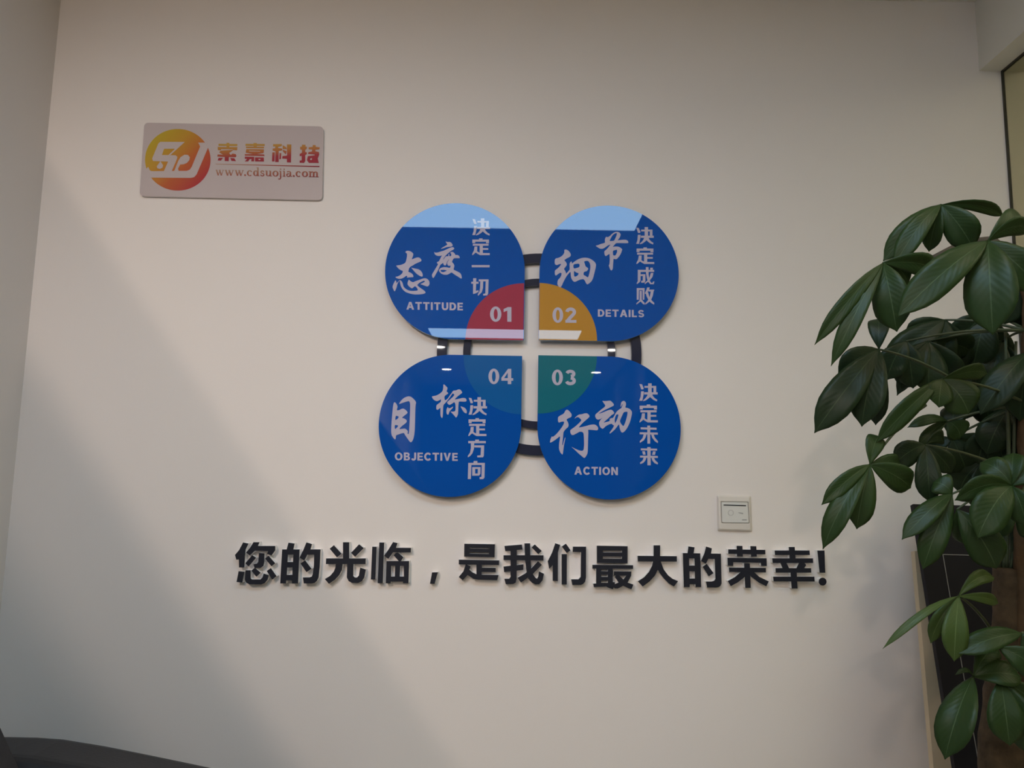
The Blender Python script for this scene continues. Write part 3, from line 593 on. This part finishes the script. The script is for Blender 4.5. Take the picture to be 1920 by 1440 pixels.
adopt(prisms('monogram', px_polys(mono, 262, 235, 11.077, YM), YM, YE, M['plaque']), t)
c0, c1 = W(500, 268, YE), W(500, 303, YE)
M['gold_red'] = gradient_mat('title_gradient', [(0.0, (0.50, 0.30, 0.06)), (0.45, (0.44, 0.15, 0.05)), (0.72, (0.36, 0.045, 0.055)), (1.0, (0.34, 0.03, 0.05))], (c0.x, c0.z), (c1.x, c1.z))
ttl = [
 [(88,88),(412,92),(408,128),(88,122)],rect(225,72,275,148),[(75,140),(412,145),(405,200),(345,195),(330,182),(135,180),(125,200),(78,195)],[(125,205),(350,190),(270,245),(300,280),(330,255),(385,265),(395,300),(380,318),(265,315),(262,385),(195,382),(195,315),(68,305),(75,270),(165,275),(100,235)],[(90,330),(165,325),(130,375),(75,372)],[(290,330),(360,335),(388,385),(310,380)],
 [(552,88),(880,92),(880,125),(550,122)],rect(690,75,745,148),[(560,135),(870,140),(870,165),(560,160)],[[(565,178),(868,183),(862,245),(740,265),(870,270),(878,298),(540,292),(540,265),(680,262),(555,240)],[(612,205),(805,210),(800,222),(612,217)]],[(540,310),(700,312),(698,388),(650,388),(655,350),(625,350),(595,390),(540,390),(580,345),(540,345)],[[(715,320),(865,322),(868,392),(715,390)],[(775,345),(808,347),(806,366),(773,365)]],
 [(1025,95),(1175,92),(1175,125),(1110,140),(1110,160),(1180,170),(1180,200),(1120,210),(1120,400),(1060,400),(1065,215),(1018,205),(1020,170),(1060,165),(1060,130),(1025,135)],[(1012,235),(1052,232),(1048,390),(1005,390)],[(1135,245),(1165,250),(1160,345),(1130,355)],[(1262,100),(1338,100),(1330,408),(1262,405),(1262,345),(1180,340),(1185,300),(1265,290)],[(1190,110),(1250,150),(1260,180),(1190,175)],[(1190,190),(1255,215),(1240,270),(1195,220)],
 [(1520,105),(1580,105),(1578,135),(1605,140),(1600,175),(1575,190),(1575,230),(1605,235),(1600,265),(1575,280),(1575,385),(1555,415),(1480,412),(1480,378),(1515,370),(1515,295),(1480,298),(1480,265),(1520,240),(1520,188),(1490,185),(1490,140),(1520,138)],
 [[(1705,110),(1755,110),(1755,140),(1825,150),(1820,180),(1750,190),(1750,215),(1810,230),(1815,270),(1790,340),(1808,418),(1750,415),(1640,415),(1605,370),(1620,300),(1740,285),(1735,270),(1625,262),(1630,232),(1690,220),(1695,185),(1635,180),(1635,150),(1705,140)],[(1660,340),(1680,330),(1695,350),(1680,368),(1660,362)]]]
adopt(prisms('title_lettering', px_polys(ttl, 400, 260, 9.143, YE), YE, YQ, M['gold_red']), t)
u0, u1 = W(405, 310, YE), W(598, 313, YE)
M['rule'] = gradient_mat('rule_gradient', [(0.0, (0.42, 0.24, 0.13)), (0.5, (0.36, 0.09, 0.06)), (1.0, (0.24, 0.02, 0.04))], (u0.x, u0.z), (u1.x, u1.z))
adopt(prisms('underline', px_polys([[(40,431),(1820,468),(1820,487),(40,439)]], 400, 260, 9.143, YE), YE, YQ, M['rule']), t)
v0, v1 = W(500, 317, YE), W(500, 333, YE)
M['url'] = gradient_mat('url_gradient', [(0.0, (0.40, 0.24, 0.16)), (0.5, (0.36, 0.13, 0.085)), (1.0, (0.30, 0.06, 0.05))], (v0.x, v0.z), (v1.x, v1.z))


def arc(cx, cy, rx, ry, a0, a1, n, wmax, wmin):
    P, S = [], []
    for i in range(n + 1):
        a = math.radians(a0 + (a1 - a0) * i / n)
        P.append((cx + rx * math.cos(a), cy + ry * math.sin(a))); S.append(wmin + (wmax - wmin) * abs(math.cos(a)))
    return ribbon(P, S)


# serif lower-case letters in a box of x 0..1, y 0 (baseline)..1 (x-height); aspect handled by the letter extents
T, H_ = 0.27, 0.10
SER = {
 'w': [ribbon([(0.08, 1), (0.30, 0)], [.17, .17]), ribbon([(0.30, 0), (0.50, .95)], [.07, .07]), ribbon([(0.46, 1), (0.68, 0)], [.17, .17]), ribbon([(0.68, 0), (0.92, 1)], [.07, .07]), rect(-.03, .93, .22, 1), rect(.36, .93, .62, 1), rect(.78, .93, 1.02, 1)],
 'c': [arc(.52, .5, .38, .45, 50, 310, 20, T, H_), [(.68, .72), (.88, .70), (.86, .88), (.72, .88)]],
 'd': [arc(.40, .5, .30, .44, 0, 360, 24, T, H_), rect(.64, 0, .86, 1.55), rect(.52, 1.45, .70, 1.55), rect(.80, 0, 1.0, .09)],
 's': [arc(.5, .74, .30, .21, 20, 270, 14, .2, .15), arc(.5, .27, .33, .22, 90, -160, 14, .22, .16), rect(.10, .05, .18, .32), rect(.78, .68, .86, .95)],
 'u': [rect(.08, .2, .30, 1), arc(.40, .28, .22, .22, 180, 360, 10, T * .6, H_), rect(.62, 0, .84, 1), rect(-.02, .92, .12, 1), rect(.52, .92, .66, 1), rect(.82, 0, .98, .08)],
 'o': [arc(.5, .5, .38, .45, 0, 360, 28, T, H_)],
 'j': [rect(.50, -.2, .78, 1), rect(.34, .92, .55, 1), arc(.32, -.22, .32, .26, 0, -130, 10, .2, .12), rect(.50, 1.22, .78, 1.42)],
 'i': [rect(.34, 0, .66, 1), rect(.14, .92, .4, 1), rect(.12, 0, .88, .08), rect(.34, 1.22, .66, 1.42)],
 'a': [arc(.45, .72, .27, .22, 160, 0, 10, T * .8, H_), rect(.60, .05, .82, .74), arc(.38, .27, .27, .25, 70, 360, 16, .2, .11), rect(.78, 0, .98, .1)],
 '.': [[(.5 + .5 * math.cos(k * math.pi / 6), .13 + .16 * math.sin(k * math.pi / 6)) for k in range(12)]],
 'm': [rect(.08, 0, .23, 1), rect(0, .92, .14, 1), rect(.42, 0, .57, .8), rect(.76, 0, .91, .8), arc(.36, .74, .14, .2, 170, 0, 8, .14, .12), arc(.70, .74, .14, .2, 170, 0, 8, .14, .12), rect(0, 0, .31, .08), rect(.34, 0, .65, .08), rect(.68, 0, .99, .08)]}
url = []
for ch, xa, xb in (('w', 42, 182), ('w', 200, 352), ('w', 372, 520), ('.', 528, 560), ('c', 575, 672), ('d', 686, 790), ('s', 800, 880), ('u', 893, 1008), ('o', 1016, 1116), ('j', 1105, 1180), ('i', 1185, 1245), ('a', 1248, 1352), ('.', 1362, 1396), ('c', 1412, 1506), ('o', 1520, 1622), ('m', 1636, 1806)):
    for lp in SER[ch]:
        url.append([(xa + (xb - xa) * x, 628 + ((xa + (xb - xa) * x) - 40) * 0.0185 - y * 95) for x, y in lp])
adopt(prisms('web_address', px_polys(url, 400, 260, 9.143, YE), YE, YQ, M['url']), t)

# ------------------------------------------------------------------ card switch
sw = thing('card_switch', 'square white key-card switch with black slot on the wall', 'switch', tuple(W(1376, 961, 0)))
so, ss = (1320, 910), 14.4
o4 = [(345, 262), (1268, 278), (1300, 1245), (362, 1222)]
i4 = [(462, 440), (1185, 455), (1225, 1020), (480, 1010)]


def ring_pts(q, y, r, n=5):
    pp = [W(so[0] + a / ss, so[1] + b / ss, y) for a, b in q]
    return [(p[0], y, p[1]) for p in round_poly([(p.x, p.z) for p in pp], r, n)]


def grow(q, k):
    cx = sum(p[0] for p in q) / 4; cy = sum(p[1] for p in q) / 4
    return [(cx + (a - cx) * k, cy + (b - cy) * k) for a, b in q]


bm = bmesh.new()
loops = [ring_pts(o4, 0.0, .004), ring_pts(o4, -.004, .004), ring_pts(grow(o4, .90), -.0115, .004), ring_pts(grow(i4, 1.06), -.0125, .003), ring_pts(grow(i4, 1.02), -.0115, .003), ring_pts(grow(i4, 1.02), -.004, .003)]
vr = [[bm.verts.new(p) for p in lp] for lp in loops]
for a, b in zip(vr, vr[1:]):
    for k in range(len(a)):
        bm.faces.new((a[k], a[(k + 1) % len(a)], b[(k + 1) % len(a)], b[k]))
bm.faces.new(vr[-1]); bm.faces.new(vr[0])
bmesh.ops.recalc_face_normals(bm, faces=bm.faces)
adopt(from_bm('frame', bm, M['plastic']), sw)
YS = -.0145
bm = bmesh.new()
loops = [ring_pts(grow(i4, .985), -.004, .003), ring_pts(grow(i4, .985), YS + .001, .003), ring_pts(grow(i4, .965), YS, .003)]
vr = [[bm.verts.new(p) for p in lp] for lp in loops]
for a, b in zip(vr, vr[1:]):
    for k in range(len(a)):
        bm.faces.new((a[k], a[(k + 1) % len(a)], b[(k + 1) % len(a)], b[k]))
bm.faces.new(vr[-1]); bm.faces.new(vr[0])
bmesh.ops.recalc_face_normals(bm, faces=bm.faces)
cp = adopt(from_bm('card_panel', bm, M['plastic2']), sw)
YZ = YS - .0004
def mark(name, polys, m):
    o = prisms(name, px_polys(polys, so[0], so[1], ss, YZ), YZ, YS, m); o.parent = cp
mark('card_slot', [[(530, 517), (1135, 538), (1135, 566), (530, 545)]], M['slot'])
mark('ring_mark', [[[(725 + 82 * math.cos(k * math.pi / 16), 742 + 84 * math.sin(k * math.pi / 16)) for k in range(32)], [(725 + 58 * math.cos(k * math.pi / 16), 742 + 60 * math.sin(k * math.pi / 16)) for k in range(32)][::-1]]], M['mark'])
mark('small_mark', [[(930, 728), (1000, 735), (1060, 748), (1055, 778), (990, 765), (930, 745)], rect(1030, 918, 1155, 946)], M['mark2'])

# ------------------------------------------------------------------ boards leaning in the right corner
def slab(name, top_l, top_r, bot_l, bot_r, th, m):
    """thick leaning board from its front corners"""
    n = (top_r - top_l).cross(bot_l - top_l).normalized()
    if n.y < 0: n = -n
    bm = bmesh.new()
    f = [bm.verts.new(p) for p in (top_l, top_r, bot_r, bot_l)]; b = [bm.verts.new(p + n * th) for p in (top_l, top_r, bot_r, bot_l)]
    bm.faces.new(f); bm.faces.new(b[::-1])
    for i in range(4):
        j = (i + 1) % 4
        bm.faces.new((f[i], b[i], b[j], f[j]))
    bmesh.ops.recalc_face_normals(bm, faces=bm.faces)
    return from_bm(name, bm, m)


def to_floor(a, b):
    s = (a.z - 0.002) / (a.z - b.z)
    return a + (b - a) * s


# cream board: left edge seen at (1715,1033) .. (1750.5,1440)
tl = W(1715, 1033, -0.055); bl = W(1750.5, 1440, -0.150)
fl = to_floor(tl, bl); tr = Vector((1.272, tl.y, tl.z - .001)); fr_ = Vector((1.272, fl.y, fl.z))
o = slab('leaning_board', tl, tr, fl, fr_, 0.018, M['cream'])
tag(o, 'cream board leaning on the wall behind the black panel', 'board')
tl = W(1712, 945, -0.105); bl = W(1791, 1440, -0.275)
fl = to_floor(tl, bl); ux = Vector((1, 0, -.012)).normalized()
wd = 0.192
o = slab('black_panel', tl, tl + ux * wd, fl, fl + ux * wd, 0.014, M['black'])
tag(o, 'narrow black panel leaning in the right corner behind the leafy plant', 'panel')
e1 = ux; e2 = (fl - tl).normalized(); nn = e1.cross(e2).normalized()
if nn.y > 0: nn = -nn
bm = bmesh.new()
def strip(x0, x1, d0, d1):
    q = [tl + e1 * a + e2 * b + nn * .0006 for a, b in ((x0, d0), (x1, d0), (x1, d1), (x0, d1))]
    q2 = [p - nn * .0006 for p in q]
    A = [bm.verts.new(p) for p in q]; B = [bm.verts.new(p) for p in q2]
    bm.faces.new(A); bm.faces.new(B[::-1])
    for i in range(4):
        j = (i + 1) % 4; bm.faces.new((A[i], B[i], B[j], A[j]))
a0 = W(1770.5, 1041, -0.14)
sx_, sd = (a0 - tl).dot(e1), (a0 - tl).dot(e2)
strip(sx_, wd - .018, sd, sd + .0016); strip(sx_, sx_ + .0016, sd, 1.25)
ln = from_bm('inset_line', bm, M['line']); ln.parent = o
bm = bmesh.new()
p = W(1804, 1398, -0.255); k0, k1 = (p - tl).dot(e1), (p - tl).dot(e2)
strip(k0 - .003, k0 + .003, k1 - .003, k1 + .006); strip(k0 - .0015, k0 + .0015, k1 - .008, k1 - .003)
ln = from_bm('grey_reflection', bm, M['line']); ln.parent = o  # small grey reflection on the panel, put in as raised strips

# ------------------------------------------------------------------ armchair in the left corner
ac = thing('armchair', 'black armchair in the left corner below the sign wall', 'armchair', (-0.72, -0.55, 0))
arm_top = [(-60, 1386), (10, 1385), (60, 1386), (110, 1389.5), (190, 1402.5), (260, 1416.5), (340, 1433), (420, 1450), (520, 1474), (600, 1500), (650, 1535), (675, 1600)]


def chair_arm(yb, yf, r=.035):
    top = [W(u, v, -0.24) for u, v in arm_top]
    prof = [(p.x, p.z) for p in top]
    prof[0] = (XL + .012, prof[0][1])
    prof = prof + [(prof[-1][0] + .01, .12), (XL + .012, .12)]
    bm = bmesh.new(); prism(bm, [prof], yf, yb)
    bmesh.ops.dissolve_limit(bm, angle_limit=0.01, verts=bm.verts, edges=bm.edges)
    ed = [e for e in bm.edges if abs(e.verts[0].co.y - e.verts[1].co.y) < 1e-5 and e.verts[0].co.z > .2 and e.verts[1].co.z > .2 and len(e.link_faces) == 2 and abs(e.calc_face_angle(0)) > 1]
    bmesh.ops.bevel(bm, geom=ed, offset=r, segments=5, profile=0.5, affect='EDGES')
    o = from_bm('arm', bm, M['leather'], None)
    return adopt(o, ac)


chair_arm(-0.20, -0.36); chair_arm(-0.86, -1.02)
# padded back, its top leaning towards the side wall
bm = bmesh.new()
q = W(11, 1388, -0.362); q2 = W(0, 1364, -0.362)
sl = (q2.x - q.x) / (q2.z - q.z)
bx = lambda z: q.x + (z - q.z) * sl
zt = q2.z
prism(bm, [[(XL + .010, .30), (bx(.45), .45), (bx(.80), .80), (bx(zt), zt), (bx(zt) - .008, zt + .012), (bx(zt) - .022, zt + .018), (XL + .022, zt + .018), (XL + .010, zt)]], -0.86, -0.362)
o = from_bm('backrest', bm, M['leather']); adopt(o, ac)
adopt(rbox('seat_cushion', -1.10, -0.48, -0.858, -0.362, .30, .47, .04, M['leather'], None), ac)
adopt(rbox('seat_base', XL + .012, -0.50, -0.858, -0.362, .12, .30, .02, M['leather'], None), ac)
for lx in (-1.17, -0.56):
    for ly in (-0.28, -0.94):
        bm = bmesh.new(); lathe(bm, [(.018, 0.0), (.026, .12)], lx, ly, 16)
        adopt(from_bm('leg', bm, M['wood_leg']), ac)

# ------------------------------------------------------------------ money tree
random.seed(7)
PS = 0.89                                  # the whole plant stands a little nearer than first measured


def Wp(u, v, d):
    return Wd(u, v, d * PS)


PD = 1.36                                  # distance of the trunk
base = Wp(1890, 1440, PD); base.z = 0
plant = thing('money_tree', 'tall green money tree with large palmate leaves in the right corner', 'plant', (base.x + .02, base.y, 0))
bm = bmesh.new(); lathe(bm, [(.115, 0.0), (.13, .01), (.165, .22), (.172, .30), (.172, .325), (.158, .325), (.154, .27)], base.x + .02, base.y, 48)
adopt(from_bm('pot', bm, M['pot'], None, True), plant)
bm = bmesh.new(); lathe(bm, [(.152, .262), (.153, .285), (.10, .295), (.01, .298)], base.x + .02, base.y, 32)
adopt(from_bm('soil', bm, M['soil'], None, True), plant)


def trunk(name, path, m, seg=18, amp=.12):
    """path: points with radius; woody tube with an uneven surface"""
    P, Rr = [], []
    for (a, ra), (b, rb) in zip(path, path[1:]):
        n = max(2, int((b - a).length / .02))
        for i in range(n):
            s = i / n; P.append(a.lerp(b, s)); Rr.append(ra + (rb - ra) * s)
    P.append(path[-1][0]); Rr.append(path[-1][1])
    bm = bmesh.new(); tube(bm, P, [r * PS for r in Rr], seg)
    c = {}
    for v in bm.verts:
        k = noise.noise(v.co * 30) * amp + noise.noise(v.co * 90) * amp * .4
        i = min(range(len(P)), key=lambda j: (P[j] - v.co).length_squared)
        v.co += (v.co - P[i]) * k
    return adopt(from_bm(name, bm, m, None, True), plant)


mm = PD / FPX
soilz = Vector((base.x, base.y, .28))
trunk('trunk', [(Vector((base.x - .02, base.y, .28)), .060), (Wp(1880, 1440, PD), .040 * 1), (Wp(1885, 1300, PD), .034), (Wp(1887, 1176, PD), .0235), (Wp(1889, 1064, PD), .0225)], M['bark'])
trunk('trunk', [(Vector((base.x + .06, base.y + .02, .28)), .055), (Wp(1942, 1440, PD - .02), .034), (Wp(1936, 1200, PD - .02), .029), (Wp(1934, 1000, PD - .02), .026), (Wp(1936, 860, PD), .024), (Wp(1940, 700, PD), .020), (Wp(1935, 560, PD), .014), (Wp(1900, 470, PD), .010)], M['bark_light'])
trunk('branch', [(Wp(1925, 520, PD), .012), (Wp(1860, 452, PD + .05), .0105), (Wp(1807, 459, PD + .06), .0095), (Wp(1740, 492, PD + .06), .008)], M['wood_young'], 12, .06)

PROF = [(0, .05), (.05, .16), (.12, .36), (.24, .62), (.38, .84), (.52, .97), (.64, 1.0), (.74, .95), (.83, .77), (.90, .50), (.945, .25), (.975, .10), (1.0, .015)]


def leaflet(bm, uvl, hub, tip, wid, sag, roll, fold, rnd):
    ax = tip - hub; L = ax.length
    mid = (hub + tip) / 2
    view = (mid - CAM).normalized()
    side = ax.cross(view).normalized()
    nrm = side.cross(ax).normalized()      # roughly along the view axis
    if nrm.dot(view) > 0: nrm = -nrm        # towards the viewer
    side = (side * math.cos(roll) + nrm * math.sin(roll))
    up = Vector((0, 0, 1)) - ax.normalized() * ax.normalized().z
    rows = []
    k = wid / 2 / max(.5, math.cos(roll))
    wob = rnd.uniform(-1, 1)
    for t, f in PROF:
        c = hub + ax * t + up * (sag * 4 * t * (1 - t)) + nrm * (0.02 * math.sin(t * math.pi) * L / .15)
        row = []
        for s in (-1, -.66, -.33, 0, .33, .66, 1):
            e = abs(s)
            row.append(bm.verts.new(c + side * (k * f * s) + nrm * (fold * k * f * (e * .9 - e * e * .55) + .10 * k * f * e * math.sin(t * 9 + wob * 3 + s))))
        rows.append(row)
    for i in range(len(rows) - 1):
        for j in range(6):
            fc = bm.faces.new((rows[i][j], rows[i][j + 1], rows[i + 1][j + 1], rows[i + 1][j])); fc.smooth = True
            for lp_, (ii, jj) in zip(fc.loops, ((i, j), (i, j + 1), (i + 1, j + 1), (i + 1, j))):
                lp_[uvl].uv = (jj / 6, PROF[ii][0])


LEAVES = []
def leaf(hub, d, lets, anchor, m='leaf', young=False):
    """hub pixel, its distance, leaflets (tip u, v, width px, extra distance of the tip), petiole anchor (u, v, distance)"""
    rnd = random.Random(len(LEAVES) * 13 + 5)
    h = Wp(hub[0], hub[1], d)
    bm = bmesh.new(); uvl = bm.loops.layers.uv.new('UVMap')
    for (tu, tv, wpx, dd) in lets:
        tp = Wp(tu, tv, d + dd)
        leaflet(bm, uvl, h, tp, wpx * (d + dd * .5) * PS / FPX, rnd.uniform(.004, .012), rnd.uniform(-.45, .45), rnd.uniform(.15, .5), rnd)
    o = from_bm('leaf', bm, M[m], None)
    so_ = o.modifiers.new('thickness', 'SOLIDIFY'); so_.thickness = 0.0007
    adopt(o, plant)
    if anchor:
        a = Wp(*anchor)
        pts = []
        for i in range(9):
            s = i / 8
            pts.append(h.lerp(a, s) + Vector((0, 0, .035 * (h - a).length / .2 * s * (1 - s))))
        bm = bmesh.new(); tube(bm, pts, [.0016 + .0010 * i / 8 for i in range(9)], 8)
        pt = from_bm('petiole', bm, M['petiole'], None, True); pt.parent = o
    LEAVES.append(o)


A1, A2, A3, A4, A5 = (1905, 520, PD), (1925, 620, PD), (1930, 760, PD), (1928, 900, PD), (1889, 1066, PD)
# back layer first
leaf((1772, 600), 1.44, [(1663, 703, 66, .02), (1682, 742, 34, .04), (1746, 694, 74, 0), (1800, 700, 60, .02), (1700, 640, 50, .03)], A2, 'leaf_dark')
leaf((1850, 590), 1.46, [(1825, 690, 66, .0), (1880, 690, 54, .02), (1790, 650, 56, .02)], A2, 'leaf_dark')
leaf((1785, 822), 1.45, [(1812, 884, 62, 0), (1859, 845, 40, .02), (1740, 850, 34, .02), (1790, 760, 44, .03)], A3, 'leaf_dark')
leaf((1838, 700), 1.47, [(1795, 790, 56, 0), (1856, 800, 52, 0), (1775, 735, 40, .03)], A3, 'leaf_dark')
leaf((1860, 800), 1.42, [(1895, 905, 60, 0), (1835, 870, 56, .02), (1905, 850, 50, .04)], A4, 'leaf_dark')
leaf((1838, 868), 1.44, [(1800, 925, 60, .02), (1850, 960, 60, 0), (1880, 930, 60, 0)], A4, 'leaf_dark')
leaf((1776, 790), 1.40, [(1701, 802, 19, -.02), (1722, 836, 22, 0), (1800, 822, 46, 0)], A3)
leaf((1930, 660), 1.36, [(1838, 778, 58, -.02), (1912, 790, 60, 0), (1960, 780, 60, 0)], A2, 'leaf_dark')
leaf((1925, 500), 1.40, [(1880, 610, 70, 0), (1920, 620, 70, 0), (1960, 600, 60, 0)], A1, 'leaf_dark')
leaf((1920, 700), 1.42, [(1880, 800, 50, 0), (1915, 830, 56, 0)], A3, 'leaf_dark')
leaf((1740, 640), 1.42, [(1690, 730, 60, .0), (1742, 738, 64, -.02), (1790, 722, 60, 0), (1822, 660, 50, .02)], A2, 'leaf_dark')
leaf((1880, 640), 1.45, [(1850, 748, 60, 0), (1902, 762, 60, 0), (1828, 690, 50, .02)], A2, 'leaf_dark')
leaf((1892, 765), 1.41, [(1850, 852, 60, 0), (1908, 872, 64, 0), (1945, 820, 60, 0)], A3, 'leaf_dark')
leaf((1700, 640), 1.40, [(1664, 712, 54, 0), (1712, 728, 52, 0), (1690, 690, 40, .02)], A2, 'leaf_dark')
# middle layer
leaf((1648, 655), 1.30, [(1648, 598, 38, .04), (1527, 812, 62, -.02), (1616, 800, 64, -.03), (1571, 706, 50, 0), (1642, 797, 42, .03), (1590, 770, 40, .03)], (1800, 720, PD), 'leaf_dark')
leaf((1766, 711), 1.27, [(1642, 830, 36, -.02), (1816, 776, 66, -.02), (1760, 764, 46, -.02), (1850, 700, 30, .03)], A3)
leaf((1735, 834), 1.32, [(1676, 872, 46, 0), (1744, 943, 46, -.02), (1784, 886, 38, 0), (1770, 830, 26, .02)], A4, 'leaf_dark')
leaf((1631, 871), 1.24, [(1648, 818, 34, .03), (1540, 947, 31, -.02), (1543, 1030, 42, -.03), (1606, 992, 50, -.02), (1707, 915, 52, .02), (1690, 880, 36, .04)], (1735, 760, PD))
leaf((1785, 926), 1.26, [(1691, 1012, 38, -.03), (1730, 1068, 48, -.03), (1750, 905, 44, .02), (1760, 1000, 36, .02)], A4)
leaf((1897, 911), 1.22, [(1790, 938, 40, 0), (1833, 1010, 66, -.03), (1924, 985, 50, -.02), (1838, 868, 44, .04), (1900, 850, 40, .03), (1960, 890, 44, 0)], A4)
leaf((1795, 955), 1.23, [(1868, 1066, 66, -.02), (1810, 1020, 40, .02)], A4)
leaf((1905, 955), 1.30, [(1876, 1007, 34, 0), (1935, 1010, 40, 0)], A4)
# upper front leaves
leaf((1764, 384), 1.29, [(1881, 405, 24, .02), (1825, 466, 60, -.02), (1656, 490, 46, 0), (1676, 502, 40, -.02), (1742, 472, 34, .02)], (1815, 470, PD + .05))
leaf((1656, 493), 1.24, [(1527, 647, 30, -.02), (1558, 687, 34, -.03), (1682, 622, 66, -.03), (1702, 534, 40, .02), (1757, 508, 44, .02)], (1742, 490, PD + .04))
leaf((1852, 452), 1.20, [(1682, 595, 64, -.02), (1862, 628, 88, -.05), (1950, 545, 66, -.02), (1930, 432, 34, .02), (1918, 410, 40, .05), (1880, 470, 30, .05)], A1)
# lower leaves
leaf((1797, 1118), 1.25, [(1864, 1084, 27, .02), (1871, 1131, 22, .02), (1655, 1217, 15, -.03), (1745, 1206, 28, 0), (1789, 1240, 44, -.03)], (1858, 1180, PD - .02), 'leaf_young')
leaf((1916, 1188), 1.24, [(1791, 1226, 42, -.02), (1960, 1240, 40, 0), (1958, 1290, 50, 0)], (1925, 1200, PD - .02), 'leaf')
leaf((1872, 1214), 1.21, [(1948, 1268, 52, -.02)], (1900, 1195, PD - .04))
leaf((1825, 1269), 1.24, [(1772, 1424, 62, -.05), (1915, 1271, 46, -.01), (1872, 1218, 40, .03), (1791, 1266, 9, 0)], (1890, 1240, PD - .03), 'leaf')
leaf((1876, 1272), 1.23, [(1893, 1398, 62, -.03), (1945, 1420, 60, -.03), (1960, 1340, 50, 0)], (1925, 1260, PD - .03), 'leaf')
# green shoots rising out of the cut trunk
for x0, x1, y1, dx in ((1872, 1872, 940, 0), (1881, 1884, 880, .01), (1886, 1892, 900, -.01), (1893, 1912, 960, .0), (1900, 1885, 620, .02), (1896, 1905, 640, .03)):
    pts = [Wp(x0 + (x1 - x0) * (i / 10) ** .8, 1068 + (y1 - 1068) * i / 10, PD + dx * i / 10) for i in range(11)]
    bm = bmesh.new(); tube(bm, pts, [.0038 - .0016 * i / 10 for i in range(11)], 8)
    adopt(from_bm('shoot', bm, M['petiole'], None, True), plant)
